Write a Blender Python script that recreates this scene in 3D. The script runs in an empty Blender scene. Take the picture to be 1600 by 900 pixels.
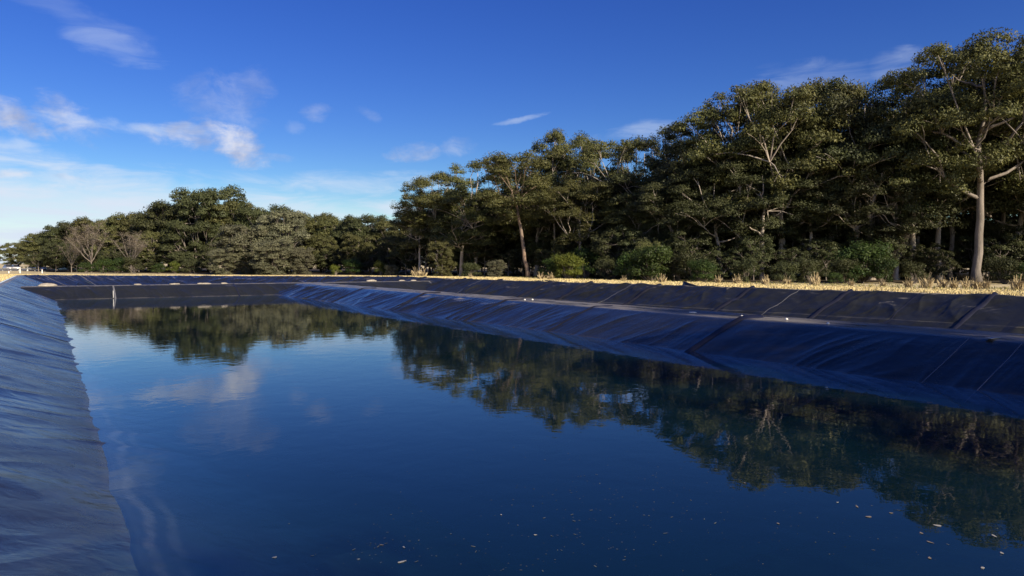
import bpy, math, random
import numpy as np
from mathutils import Vector

R = math.radians
random.seed(7)
rng = np.random.default_rng(11)
scn = bpy.context.scene
COL = scn.collection

# ------------------------------------------------------------------ camera
YAW = 32.4                      # the pond's long axis is +Y; the camera looks 32 deg right of it
F = 1150.0
CAM_H = 2.8
cam_d = bpy.data.cameras.new('camera')
cam_d.sensor_width = 36.0
cam_d.lens = F / 1600 * 36
cam_d.clip_start = 0.05
cam_d.clip_end = 9000
cam = bpy.data.objects.new('camera', cam_d)
COL.objects.link(cam)
cam.location = (0, 0, CAM_H)
cam.rotation_euler = (R(90 - 1.94), 0, R(-YAW))
scn.camera = cam
FW = np.array([math.sin(R(YAW)), math.cos(R(YAW))])
RT = np.array([math.cos(R(YAW)), -math.sin(R(YAW))])

# ------------------------------------------------------------------ light
SUN_EL = 27.0
sd = math.cos(R(47)) * RT - math.sin(R(47)) * FW          # horizontal direction towards the sun
SUN_AZ = math.atan2(sd[0], sd[1])                          # clockwise from +Y
to_sun = Vector((sd[0] * math.cos(R(SUN_EL)), sd[1] * math.cos(R(SUN_EL)), math.sin(R(SUN_EL))))
sun_d = bpy.data.lights.new('sun', 'SUN')
sun_d.energy = 4.6
sun_d.angle = R(0.53)
sun_d.color = (1.0, 0.86, 0.66)
sun = bpy.data.objects.new('sun', sun_d)
COL.objects.link(sun)
sun.rotation_euler = to_sun.to_track_quat('Z', 'Y').to_euler()
sun.location = (20, -40, 60)

scn.view_settings.view_transform = 'Standard'
scn.view_settings.look = 'None'
scn.view_settings.exposure = 0.8
scn.view_settings.gamma = 1.0
scn.cycles.max_bounces = 6
scn.cycles.transparent_max_bounces = 12
scn.cycles.caustics_reflective = False
scn.cycles.caustics_refractive = False
scn.cycles.use_denoising = True


# ------------------------------------------------------------------ node helpers
class NT:
    def __init__(s, tree):
        s.t = tree
        s.n = tree.nodes
        s.l = tree.links

    def node(s, typ, **kw):
        n = s.n.new(typ)
        for k, v in kw.items():
            setattr(n, k, v)
        return n

    def put(s, sock, v):
        if isinstance(v, bpy.types.NodeSocket):
            s.l.new(v, sock)
        elif v is not None:
            if isinstance(v, (tuple, list)) and len(v) == 3 and sock.type == 'RGBA':
                v = (*v, 1)
            sock.default_value = v

    def math(s, op, a, b=None, c=None, clamp=False):
        n = s.node('ShaderNodeMath', operation=op, use_clamp=clamp)
        for i, v in enumerate((a, b, c)):
            if v is not None:
                s.put(n.inputs[i], v)
        return n.outputs[0]

    def vmath(s, op, a, b=None):
        n = s.node('ShaderNodeVectorMath', operation=op)
        s.put(n.inputs[0], a)
        if b is not None:
            s.put(n.inputs[1], b)
        return n.outputs['Value'] if op in ('DOT_PRODUCT', 'LENGTH') else n.outputs[0]

    def mix(s, f, a, b):
        n = s.node('ShaderNodeMix', data_type='RGBA')
        s.put(n.inputs[0], f)
        s.put(n.inputs[6], a)
        s.put(n.inputs[7], b)
        return n.outputs[2]

    def noise(s, vec, scale=1.0, detail=4.0, rough=0.5, dist=0.0, out=0):
        n = s.node('ShaderNodeTexNoise')
        s.put(n.inputs['Vector'], vec)
        n.inputs['Scale'].default_value = scale
        n.inputs['Detail'].default_value = detail
        n.inputs['Roughness'].default_value = rough
        n.inputs['Distortion'].default_value = dist
        return n.outputs[out]

    def smooth(s, v, a, b, lo=0.0, hi=1.0):
        n = s.node('ShaderNodeMapRange', interpolation_type='SMOOTHSTEP')
        s.put(n.inputs[0], v)
        for i, q in enumerate((a, b, lo, hi)):
            n.inputs[i + 1].default_value = q
        return n.outputs[0]

    def scale(s, vec, xyz):
        return s.vmath('MULTIPLY', vec, xyz)

    def bump(s, h, strength=0.3, dist=0.05, normal=None):
        n = s.node('ShaderNodeBump')
        n.inputs['Strength'].default_value = strength
        n.inputs['Distance'].default_value = dist
        s.put(n.inputs['Height'], h)
        if normal is not None:
            s.put(n.inputs['Normal'], normal)
        return n.outputs[0]


def new_mat(name):
    m = bpy.data.materials.new(name)
    m.use_nodes = True
    m.node_tree.nodes.clear()
    t = NT(m.node_tree)
    out = t.node('ShaderNodeOutputMaterial')
    return m, t, out


def principled(t, base, rough=0.6, spec=0.5, metal=0.0, normal=None, tint=None):
    p = t.node('ShaderNodeBsdfPrincipled')
    t.put(p.inputs['Base Color'], base)
    t.put(p.inputs['Roughness'], rough)
    t.put(p.inputs['Specular IOR Level'], spec)
    t.put(p.inputs['Metallic'], metal)
    if tint:
        t.put(p.inputs['Specular Tint'], tint)
    if normal is not None:
        t.put(p.inputs['Normal'], normal)
    return p.outputs[0]


# ------------------------------------------------------------------ sky with clouds
world = bpy.data.worlds.new('World')
scn.world = world
world.use_nodes = True
world.node_tree.nodes.clear()
w = NT(world.node_tree)
wout = w.node('ShaderNodeOutputWorld')
bg = w.node('ShaderNodeBackground')
w.l.new(bg.outputs[0], wout.inputs[0])
sky = w.node('ShaderNodeTexSky', sky_type='NISHITA')
sky.sun_disc = False
sky.sun_elevation = R(SUN_EL)
sky.sun_rotation = SUN_AZ
sky.altitude = 0
sky.air_density = 1.0
sky.dust_density = 0.25
sky.ozone_density = 3.2
SKY_STRENGTH = 0.064
tc = w.node('ShaderNodeTexCoord')
d = w.vmath('NORMALIZE', tc.outputs['Generated'])
fwd = w.vmath('DOT_PRODUCT', d, (float(FW[0]), float(FW[1]), 0.0))
rgt = w.vmath('DOT_PRODUCT', d, (float(RT[0]), float(RT[1]), 0.0))
sep = w.node('ShaderNodeSeparateXYZ')
w.l.new(d, sep.inputs[0])
el = w.math('ARCSINE', w.math('ABSOLUTE', sep.outputs[2]))
az = w.math('ARCTAN2', rgt, fwd)
pos = w.node('ShaderNodeCombineXYZ')
w.l.new(az, pos.inputs[0])
w.l.new(el, pos.inputs[1])
p0 = pos.outputs[0]
warp = w.noise(p0, 7.0, 5, 0.6, 0, 1)
warp = w.vmath('SUBTRACT', warp, (0.5, 0.5, 0.5))
pw = w.vmath('ADD', p0, w.scale(warp, (0.055, 0.035, 0.0)))
fine = w.noise(w.scale(p0, (1, 1.9, 1)), 24.0, 9, 0.66, .35)
fine2 = w.noise(w.scale(p0, (1.0, 4.5, 1)), 11.0, 6, 0.6, 0.6)
spw = w.node('ShaderNodeSeparateXYZ')
w.l.new(pw, spw.inputs[0])


def ell(px, py, rx, ry, dens, tilt=0.0, wisp=False, soft=None):
    """one cloud, given by its bearing and height above the horizon"""
    a = math.atan((px - 800) / F)
    e = math.atan((411 - py) / F * math.cos(a))
    if not wisp:
        rx, ry = rx * 1.2, ry * 1.2
    sx, sy = rx / F * math.cos(a) ** 2, ry / F * math.cos(a)
    dx = w.math('SUBTRACT', spw.outputs[0], a)
    dy = w.math('SUBTRACT', w.math('SUBTRACT', spw.outputs[1], e), w.math('MULTIPLY', dx, tilt))
    q = w.math('ADD', w.math('POWER', w.math('DIVIDE', dx, sx), 2.0), w.math('POWER', w.math('DIVIDE', dy, sy), 2.0))
    f = w.math('SUBTRACT', 1.0, q)
    nz = fine2 if wisp else fine
    f = w.math('ADD', f, w.math('MULTIPLY', w.math('SUBTRACT', nz, 0.5), 3.4 if wisp else 3.3))
    return w.smooth(f, *((-0.1, 1.7) if wisp else (-0.1, 1.7)), 0.0, dens)


puffs = [
    (15, 178, 62, 24, .85, -.35), (112, 186, 58, 26, .62, -.4), (292, 212, 62, 20, .70, -.1), (364, 226, 52, 27, .92, -.45),
    (350, 168, 62, 40, .26, -.2), (398, 150, 40, 34, .25, .2), (496, 180, 24, 12, .26, 0), (463, 203, 14, 9, .16, 0), (572, 183, 16, 9, .14, -.4),
    (650, 243, 40, 14, .52, .1), (716, 234, 26, 14, .35, 0), (430, 247, 30, 6, .3, 0),
    (32, 271, 34, 8, .75, 0), (108, 278, 26, 6, .6, -.2),
]
wisps = [
    (205, 196, 150, 13, .55, -.05), (40, 236, 110, 20, .6, -.12), (185, 72, 90, 26, .30, -.15), (215, 271, 28, 5, .4, 0),
    (560, 288, 190, 20, .62, 0), (610, 322, 90, 15, .85, -.05), (812, 188, 50, 5, .38, .25), (1275, 122, 110, 26, .24, .0), (1400, 104, 70, 22, .26, .1),
    (1010, 208, 90, 18, .36, .1), (440, 318, 130, 14, .45, 0), (130, 30, 130, 20, .12, -.2),
]
pf = None
for c in puffs:
    v = ell(*c)
    pf = v if pf is None else w.math('MAXIMUM', pf, v)
wf = None
for c in wisps:
    v = ell(*c, wisp=True)
    wf = v if wf is None else w.math('MAXIMUM', wf, v)
# low white bank along the horizon, thick at the left
bl = w.math('ADD', spw.outputs[1], w.math('MULTIPLY', w.math('ADD', spw.outputs[0], 0.607), 0.10))
low = w.smooth(w.math('ADD', bl, w.math('MULTIPLY', w.math('SUBTRACT', fine2, 0.5), 0.10)), 0.084, 0.138, 1.0, 0.0)
side = w.smooth(spw.outputs[0], -0.50, 0.05, 1.0, 0.42)
low = w.math('MULTIPLY', w.math('MULTIPLY', low, side), w.smooth(w.noise(w.scale(p0, (1, 7, 1)), 6.0, 5, .55, .3), .34, .60, .62, 1.0))
wf = w.math('MAXIMUM', wf, low)
skyc = w.node('ShaderNodeHueSaturation')
skyc.inputs['Hue'].default_value = 0.512
skyc.inputs['Saturation'].default_value = 1.14
skyc.inputs['Value'].default_value = 1.0
w.l.new(sky.outputs[0], skyc.inputs['Color'])
# the camera's strong colour rendering of a clear winter sky: channel ratios raised, blue kept
ss_ = w.node('ShaderNodeSeparateColor')
w.l.new(skyc.outputs[0], ss_.inputs[0])
sb = w.math('MAXIMUM', ss_.outputs[2], .001)
cc_ = w.node('ShaderNodeCombineColor')
w.put(cc_.inputs[0], w.math('MULTIPLY', sb, w.math('POWER', w.math('DIVIDE', ss_.outputs[0], sb), 1.8)))
w.put(cc_.inputs[1], w.math('MULTIPLY', sb, w.math('POWER', w.math('DIVIDE', ss_.outputs[1], sb), 1.85)))
w.put(cc_.inputs[2], sb)
skyout = cc_.outputs[0]
# puffs have a mauve-grey body and a paler, warmer upper right
lit = w.noise(w.vmath('ADD', pw, (0.012, 0.010, 0)), 24.0, 4, 0.55)
pc = w.mix(w.smooth(lit, .35, .68), (3.6, 4.0, 5.6), (7.4, 7.4, 8.0))
c1 = w.mix(wf, skyout, (6.3, 7.1, 8.3))
c2 = w.mix(pf, c1, pc)
w.l.new(c2, bg.inputs[0])
bg.inputs[1].default_value = SKY_STRENGTH

# ------------------------------------------------------------------ numpy noise
_perm = rng.permutation(256)
_perm = np.concatenate([_perm, _perm])
_gang = rng.random(256) * 2 * np.pi
_gx, _gy = np.cos(_gang), np.sin(_gang)


def perlin(x, y, seed=0):
    x = np.asarray(x, float) + seed * 17.31
    y = np.asarray(y, float) + seed * 9.77
    xi = np.floor(x).astype(int)
    yi = np.floor(y).astype(int)
    xf, yf = x - xi, y - yi
    u = xf * xf * xf * (xf * (xf * 6 - 15) + 10)
    v = yf * yf * yf * (yf * (yf * 6 - 15) + 10)

    def g(ix, iy, dx, dy):
        h = _perm[_perm[ix & 255] + (iy & 255)]
        return _gx[h] * dx + _gy[h] * dy
    a = g(xi, yi, xf, yf)
    b = g(xi + 1, yi, xf - 1, yf)
    c = g(xi, yi + 1, xf, yf - 1)
    e = g(xi + 1, yi + 1, xf - 1, yf - 1)
    return (a + u * (b - a)) + v * ((c + u * (e - c)) - (a + u * (b - a)))


def fbm(x, y, o=4, seed=0):
    r, a = 0, 1.0
    for i in range(o):
        r = r + a * perlin(x * 2 ** i, y * 2 ** i, seed + i)
        a *= .5
    return r


def ridge(x, y, seed=0, p=3.0):
    return np.clip(1 - np.abs(perlin(x, y, seed)) * 2.2, 0, 1) ** p


# ------------------------------------------------------------------ mesh helpers
def mesh_obj(name, verts, faces, mat, parent=None, smooth=True, uv=None):
    me = bpy.data.meshes.new(name)
    if isinstance(verts, np.ndarray) and isinstance(faces, np.ndarray):
        n, k = faces.shape
        me.vertices.add(len(verts))
        me.vertices.foreach_set('co', verts.astype(np.float32).ravel())
        me.loops.add(n * k)
        me.loops.foreach_set('vertex_index', faces.astype(np.int32).ravel())
        me.polygons.add(n)
        me.polygons.foreach_set('loop_start', np.arange(0, n * k, k, dtype=np.int32))
        me.polygons.foreach_set('loop_total', np.full(n, k, dtype=np.int32))
    else:
        me.from_pydata([tuple(map(float, v)) for v in verts], [], [tuple(map(int, f)) for f in faces])
    me.update(calc_edges=True)
    if smooth:
        me.polygons.foreach_set('use_smooth', np.ones(len(me.polygons), bool))
    if mat is not None:
        me.materials.append(mat)
    o = bpy.data.objects.new(name, me)
    COL.objects.link(o)
    if parent is not None:
        o.parent = parent
    return o


def tag(o, label=None, cat=None, group=None, kind=None):
    if label:
        o['label'] = label
    if cat:
        o['category'] = cat
    if group:
        o['group'] = group
    if kind:
        o['kind'] = kind
    return o


def empty(name, loc=(0, 0, 0), rz=0):
    o = bpy.data.objects.new(name, None)
    COL.objects.link(o)
    o.empty_display_size = .3
    o.location = loc
    o.rotation_euler = (0, 0, rz)
    return o


def copy_tree(root):
    c = root.copy()
    COL.objects.link(c)
    for ch in list(root.children):
        k = ch.copy()
        COL.objects.link(k)
        k.parent = c
        for g in list(ch.children):
            q = g.copy()
            COL.objects.link(q)
            q.parent = k
    return c


def grid_mesh(name, P, mat, parent=None):
    """P: (n, m, 3) array of points"""
    n, m, _ = P.shape
    i = np.arange(n - 1)[:, None] * m + np.arange(m - 1)[None, :]
    f = np.stack([i, i + m, i + m + 1, i + 1], -1).reshape(-1, 4)
    return mesh_obj(name, P.reshape(-1, 3), f, mat, parent)


class MB:
    """collects simple solids into one mesh"""
    def __init__(s):
        s.v, s.f = [], []

    def add(s, vs, fs):
        b = len(s.v)
        s.v += [tuple(map(float, q)) for q in vs]
        s.f += [tuple(b + i for i in q) for q in fs]

    def box(s, c, h, bev=0.0):
        cx, cy, cz = c
        hx, hy, hz = h
        if bev <= 0:
            vs = [(cx + a * hx, cy + b * hy, cz + e * hz) for e in (-1, 1) for b in (-1, 1) for a in (-1, 1)]
            s.add(vs, [(0, 2, 3, 1), (4, 5, 7, 6), (0, 1, 5, 4), (2, 6, 7, 3), (0, 4, 6, 2), (1, 3, 7, 5)])
            return
        out = []
        for z, k in ((-hz, bev), (-hz + bev, 0), (hz - bev, 0), (hz, bev)):
            ax, ay = hx - k, hy - k
            out.append([(cx + x, cy + y, cz + z) for x, y in ((-ax + bev, -ay), (ax - bev, -ay), (ax, -ay + bev), (ax, ay - bev), (ax - bev, ay), (-ax + bev, ay), (-ax, ay - bev), (-ax, -ay + bev))])
        s.loft(out, True)

    def loft(s, rings, cap=True):
        b = len(s.v)
        n = len(rings[0])
        for r in rings:
            s.v += [tuple(map(float, q)) for q in r]
        for k in range(len(rings) - 1):
            for i in range(n):
                j = (i + 1) % n
                s.f.append((b + k * n + i, b + k * n + j, b + (k + 1) * n + j, b + (k + 1) * n + i))
        if cap:
            s.f.append(tuple(b + i for i in reversed(range(n))))
            e = b + (len(rings) - 1) * n
            s.f.append(tuple(e + i for i in range(n)))

    def tube(s, pts, rad, n=6, cap=True):
        pts = [Vector(p) for p in pts]
        rings = []
        up = Vector((0.31, 0.17, 0.93))
        for i, p in enumerate(pts):
            a = pts[max(0, i - 1)]
            c = pts[min(len(pts) - 1, i + 1)]
            t = (c - a)
            if t.length < 1e-6:
                t = Vector((0, 0, 1))
            t.normalize()
            x = t.cross(Vector((1, 0.1, 0)) if abs(t.z) > .6 else up).normalized()
            y = t.cross(x)
            r = rad[i] if isinstance(rad, (list, tuple)) else rad
            rings.append([p + (x * math.cos(q) + y * math.sin(q)) * r for q in (2 * math.pi * k / n for k in range(n))])
        s.loft(rings, cap)

    def build(s, name, mat, parent=None, smooth=False):
        return mesh_obj(name, s.v, s.f, mat, parent, smooth)


def at(px, D):
    """ground point at a bearing (as picture column of a 1600 px frame) and distance along the view axis"""
    xc = (px - 800) / F * D
    return FW * D + RT * xc


# ------------------------------------------------------------------ materials
def liner_mat(name='black_liner', gloss=.25, spec=.62):
    m, t, out = new_mat(name)
    geo = t.node('ShaderNodeNewGeometry')
    P = geo.outputs['Position']
    sp = t.node('ShaderNodeSeparateXYZ')
    t.l.new(P, sp.inputs[0])
    sn = t.node('ShaderNodeSeparateXYZ')
    t.l.new(geo.outputs['True Normal'], sn.inputs[0])
    z = sp.outputs[2]
    n1 = t.noise(P, 0.55, 5, .6)
    n2 = t.noise(P, 5.0, 5, .6)
    n3 = t.noise(t.scale(P, (1.6, .45, 1)), 1.1, 6, .62, .6)
    base = t.mix(n1, (.0090, .0105, .0105), (.019, .0205, .0195))
    # dry dust lying on the level crests
    flat = t.smooth(sn.outputs[2], .968, .992)
    above = t.smooth(z, .45, .8)
    dust = t.math('MULTIPLY', t.math('MULTIPLY', flat, above), t.smooth(n3, .36, .58, .25, 1))
    base = t.mix(t.math('MULTIPLY', dust, .85), base, (.23, .215, .19))
    # light film of dust everywhere
    film = t.smooth(n2, .5, .8, 0, .12)
    base = t.mix(film, base, (.10, .10, .10))
    # pale scum line left where the water stands
    zz = t.math('ADD', z, t.math('MULTIPLY', t.math('SUBTRACT', n2, .5), .03))
    band = t.math('MULTIPLY', t.math('MULTIPLY', t.smooth(zz, -.004, .004), t.smooth(zz, .012, .05, 1, 0)), t.smooth(sp.outputs[1], 40, 62, .30, 1))
    base = t.mix(t.math('MULTIPLY', band, t.smooth(n1, .35, .6, .15, .9)), base, (.20, .19, .165))
    # silt lines on the sunken part of the sheet
    wv = t.math('ADD', z, t.math('MULTIPLY', t.math('SUBTRACT', t.noise(P, .9, 5, .6), .5), .16))
    l1 = t.math('MULTIPLY', t.smooth(wv, -.12, -.09), t.smooth(wv, -.08, -.05, 1, 0))
    l2 = t.math('MULTIPLY', t.smooth(wv, -.21, -.18), t.smooth(wv, -.17, -.14, 1, 0))
    sil = t.math('MULTIPLY', t.math('MAXIMUM', l1, t.math('MULTIPLY', l2, .6)), t.smooth(t.noise(P, .6, 4, .6), .4, .62, .15, 1))
    under = t.math('MULTIPLY', t.smooth(z, -.03, -.01, 1, 0), t.smooth(sp.outputs[0], 17.0, 18.0, 1, 0))
    wet = t.math('MULTIPLY', t.math('MULTIPLY', t.smooth(zz, -.01, 0), t.smooth(zz, .02, .07, 1, 0)), t.smooth(sp.outputs[0], 17.9, 18.5, 1, 0))
    base = t.mix(t.math('MULTIPLY', t.math('MULTIPLY', sil, under), .30), base, (.40, .41, .38))
    base = t.mix(t.math('MULTIPLY', under, .25), base, (.07, .085, .09))
    base = t.mix(t.math('MULTIPLY', wet, .6), base, (.006, .006, .006))
    rough = t.smooth(n1, .3, .7, gloss - .05, gloss + .08)
    rough = t.math('ADD', rough, t.math('MULTIPLY', dust, .25))
    nb = t.noise(t.scale(P, (1, 1, 1)), 2.6, 4, .5, .4)
    b = t.bump(nb, .35, .05)
    b = t.bump(n2, .12, .012, b)
    t.l.new(principled(t, base, rough, spec, 0, b, (1.0, .90, .68)), out.inputs[0])
    return m


LINER = liner_mat()
LINER_DULL = liner_mat('weathered_black_liner', .40, .40)
LINER_MID = liner_mat('dusty_black_liner', .21, .60)
LINER_WET = liner_mat('glossy_black_liner', .23, .74)


def plain(name, col, rough=.6, spec=.4, metal=0.0, var=.25, scale=3.0, bump=0.0, col2=None):
    m, t, out = new_mat(name)
    geo = t.node('ShaderNodeTexCoord')
    P = geo.outputs['Object']
    n = t.noise(P, scale, 5, .6)
    c2 = col2 or tuple(c * (1 - var) for c in col)
    base = t.mix(t.smooth(n, .3, .7), col, c2)
    nm = t.bump(n, bump, .05) if bump else None
    t.l.new(principled(t, base, rough, spec, metal, nm), out.inputs[0])
    return m


def water_mat():
    m, t, out = new_mat('pond_water')
    geo = t.node('ShaderNodeNewGeometry')
    P = geo.outputs['Position']
    a = t.noise(t.scale(P, (1, 1, 0)), 1.5, 3, .5, .3)
    b = t.noise(t.scale(P, (1, 1.0, 0)), 5.5, 3, .5, .2)
    patch = t.smooth(t.noise(t.scale(P, (.07, .05, 0)), 1.0, 3, .55), .40, .62, .35, 1.25)
    h = t.math('ADD', t.math('MULTIPLY', a, .013), t.math('MULTIPLY', t.math('MULTIPLY', b, .0032), patch))
    nm = t.bump(h, 1.0, .22)
    fr = t.node('ShaderNodeFresnel')
    # unrefracted light leaves the water as it entered it
    t.put(fr.inputs['IOR'], t.math('ADD', 1.333, t.math('MULTIPLY', geo.outputs['Backfacing'], 1 / 1.333 - 1.333)))
    t.l.new(nm, fr.inputs['Normal'])
    gl = t.node('ShaderNodeBsdfGlossy')
    gl.inputs['Roughness'].default_value = 0.0
    gl.inputs['Color'].default_value = (1, 1, 1, 1)
    t.l.new(nm, gl.inputs['Normal'])
    tr = t.node('ShaderNodeBsdfTransparent')
    df = t.node('ShaderNodeBsdfDiffuse')
    df.inputs['Color'].default_value = (.007, .038, .060, 1)
    m1 = t.node('ShaderNodeMixShader')
    m1.inputs[0].default_value = .26
    t.l.new(tr.outputs[0], m1.inputs[1])
    t.l.new(df.outputs[0], m1.inputs[2])
    m2 = t.node('ShaderNodeMixShader')
    t.l.new(fr.outputs[0], m2.inputs[0])
    t.l.new(m1.outputs[0], m2.inputs[1])
    t.l.new(gl.outputs[0], m2.inputs[2])
    t.l.new(m2.outputs[0], out.inputs[0])
    va = t.node('ShaderNodeVolumeAbsorption')
    va.inputs['Color'].default_value = (.35, .66, .72, 1)
    va.inputs['Density'].default_value = .65
    t.l.new(va.outputs[0], out.inputs['Volume'])
    return m


def ground_mat():
    m, t, out = new_mat('dry_ground')
    geo = t.node('ShaderNodeNewGeometry')
    P = geo.outputs['Position']
    n = t.noise(P, .5, 6, .62)
    n2 = t.noise(P, 6, 5, .65)
    n3 = t.noise(P, .12, 4, .6)
    c = t.mix(t.smooth(n, .35, .65), (.50, .41, .21), (.58, .50, .32))
    c = t.mix(t.smooth(n2, .50, .70), c, (.33, .26, .12))
    px_ = t.node('ShaderNodeSeparateXYZ')
    t.l.new(P, px_.inputs[0])
    c = t.mix(t.smooth(n3, .60, .72, 0, .5), c, (.20, .19, .07))
    sandy = t.smooth(t.noise(P, 1.1, 5, .65), .57, .67, 0, .75)
    c = t.mix(sandy, c, (.60, .54, .45))
    t.l.new(principled(t, c, .9, .15, 0, t.bump(n2, .6, .08)), out.inputs[0])
    return m


def leaf_mat(name, a, b, c=None, trans=.22, rough=.55, spec=.25):
    m, t, out = new_mat(name)
    oi = t.node('ShaderNodeObjectInfo')
    tcx = t.node('ShaderNodeTexCoord')
    P = t.vmath('ADD', tcx.outputs['Object'], t.scale(oi.outputs['Location'], (1, 1, 1)))
    n = t.noise(P, .33, 4, .6)
    n2 = t.noise(P, 2.2, 3, .6)
    col = t.mix(t.smooth(n, .36, .64), a, b)
    if c:
        col = t.mix(t.smooth(n2, .52, .68, 0, .8), col, c)
    hs = t.node('ShaderNodeHueSaturation')
    t.put(hs.inputs['Hue'], t.math('ADD', .488, t.math('MULTIPLY', oi.outputs['Random'], .024)))
    t.put(hs.inputs['Value'], t.math('ADD', .78, t.math('MULTIPLY', oi.outputs['Random'], .42)))
    t.l.new(col, hs.inputs['Color'])
    pr = principled(t, hs.outputs[0], rough, spec)
    tl = t.node('ShaderNodeBsdfTranslucent')
    t.l.new(hs.outputs[0], tl.inputs['Color'])
    mx = t.node('ShaderNodeMixShader')
    mx.inputs[0].default_value = trans
    t.l.new(pr, mx.inputs[1])
    t.l.new(tl.outputs[0], mx.inputs[2])
    t.l.new(mx.outputs[0], out.inputs[0])
    return m


def bark_mat(name, a, b, c):
    m, t, out = new_mat(name)
    tcx = t.node('ShaderNodeTexCoord')
    P = tcx.outputs['Object']
    n = t.noise(t.scale(P, (1, 1, .3)), 1.6, 5, .6)
    n2 = t.noise(t.scale(P, (1, 1, .18)), 7, 5, .65)
    col = t.mix(t.smooth(n, .38, .62), a, b)
    col = t.mix(t.smooth(n2, .54, .68, 0, .85), col, c)
    t.l.new(principled(t, col, .8, .2, 0, t.bump(n2, .5, .06)), out.inputs[0])
    return m


GUM_LEAF = leaf_mat('olive_gum_leaves', (.108, .112, .036), (.070, .080, .028), (.215, .200, .066))  # third tone is a painted highlight, sunlit clusters put into the leaf colour
DARK_LEAF = leaf_mat('dark_gum_leaves', (.048, .056, .024), (.064, .072, .028), (.088, .094, .036))  # dark foliage, lowered further to paint shade between the forest crowns
HILL_LEAF = leaf_mat('hill_tree_leaves', (.110, .112, .038), (.074, .082, .030), (.175, .165, .062))  # last tone likewise paints sun-caught clusters into the hill foliage
GREEN_LEAF = leaf_mat('green_shrub_leaves', (.048, .080, .018), (.030, .055, .016), (.080, .112, .022))
LIME_LEAF = leaf_mat('lime_shrub_leaves', (.115, .132, .020), (.065, .085, .018), (.160, .16, .024))
GREY_LEAF = leaf_mat('grey_shrub_leaves', (.155, .155, .090), (.100, .104, .062), (.22, .21, .14))
TWIG = leaf_mat('brown_twigs', (.17, .145, .10), (.12, .10, .07), (.22, .19, .13), trans=.05)
PALE_BARK = bark_mat('pale_gum_bark', (.44, .39, .33), (.34, .29, .24), (.15, .115, .09))
GREY_BARK = bark_mat('grey_gum_bark', (.22, .19, .165), (.15, .13, .11), (.30, .265, .235))
RED_BARK = bark_mat('peeling_gum_bark', (.21, .165, .13), (.25, .17, .12), (.12, .09, .075))

# ------------------------------------------------------------------ tree building
LEAF_N = 0


def leaf_quads(centers, dirs, L, W, nrm=None):
    """one narrow quad per centre; hanging, random turn"""
    n = len(centers)
    r = rng.normal(size=(n, 3))
    ax = dirs + r * .75
    ax /= np.linalg.norm(ax, axis=1)[:, None] + 1e-9
    r2 = rng.normal(size=(n, 3))
    if nrm is not None:
        r2 = nrm + r2 * .42
        ax = np.cross(r2, rng.normal(size=(n, 3)))
        ax[:, 2] -= .3 * np.linalg.norm(ax, axis=1)
        ax /= np.linalg.norm(ax, axis=1)[:, None] + 1e-9
    sx = np.cross(ax, r2)
    sx /= np.linalg.norm(sx, axis=1)[:, None] + 1e-9
    l = (L * (0.65 + .7 * rng.random(n)))[:, None] / 2
    wd = (W * (0.65 + .7 * rng.random(n)))[:, None] / 2
    bend = np.cross(ax, sx) * l * .25
    v = np.stack([centers - ax * l, centers + sx * wd + bend, centers + ax * l, centers - sx * wd + bend], 1)
    return v.reshape(-1, 3)


def clump(c, rx, rz, n, L, W, flat=.35):
    """leaves in an uneven dome: dense on the upper skin, ragged below"""
    k = int(np.clip(rx * 4.2, 5, 12))
    sub = rng.normal(size=(k, 3))
    sub /= np.linalg.norm(sub, axis=1)[:, None]
    sub[:, 2] = np.abs(sub[:, 2]) * 1.0 - .12
    sr = (.46 + .24 * rng.random(k)) * (7 / k) ** .33
    w_ = rng.integers(0, k, n)
    u = rng.normal(size=(n, 3))
    u /= np.linalg.norm(u, axis=1)[:, None]
    u[:, 2] = np.where(u[:, 2] < -.2, u[:, 2] * flat, u[:, 2])
    rad = (rng.random(n) ** .38)[:, None]
    p = sub[w_] * .66 + u * rad * sr[w_][:, None]
    p[:, 0] *= rx
    p[:, 1] *= rx
    p[:, 2] *= rz
    dirs = np.stack([u[:, 0] * .5, u[:, 1] * .5, np.full(n, -.35)], 1)
    nr = u * .8 + p / np.array([rx, rx, rz]) * .5
    nr[:, 2] += .45
    nr /= np.linalg.norm(nr, axis=1)[:, None] + 1e-9
    return leaf_quads(p + c, dirs, L, W, nr)


def quads_mesh(name, verts, mat, parent):
    n = len(verts) // 4
    f = np.arange(n * 4).reshape(n, 4)
    o = mesh_obj(name, np.asarray(verts), f, mat, parent, smooth=False)
    return o


def bent(a, b, n, sag, jit, r0, r1):
    a, b = Vector(a), Vector(b)
    pts, rad = [], []
    L = (b - a).length
    for i in range(n + 1):
        t = i / n
        p = a.lerp(b, t)
        p.z += sag * L * math.sin(math.pi * t)
        if 0 < i < n:
            p += Vector((random.uniform(-1, 1), random.uniform(-1, 1), random.uniform(-1, 1))) * jit * L
        pts.append(p)
        rad.append(r0 + (r1 - r0) * t)
    return pts, rad


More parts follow.
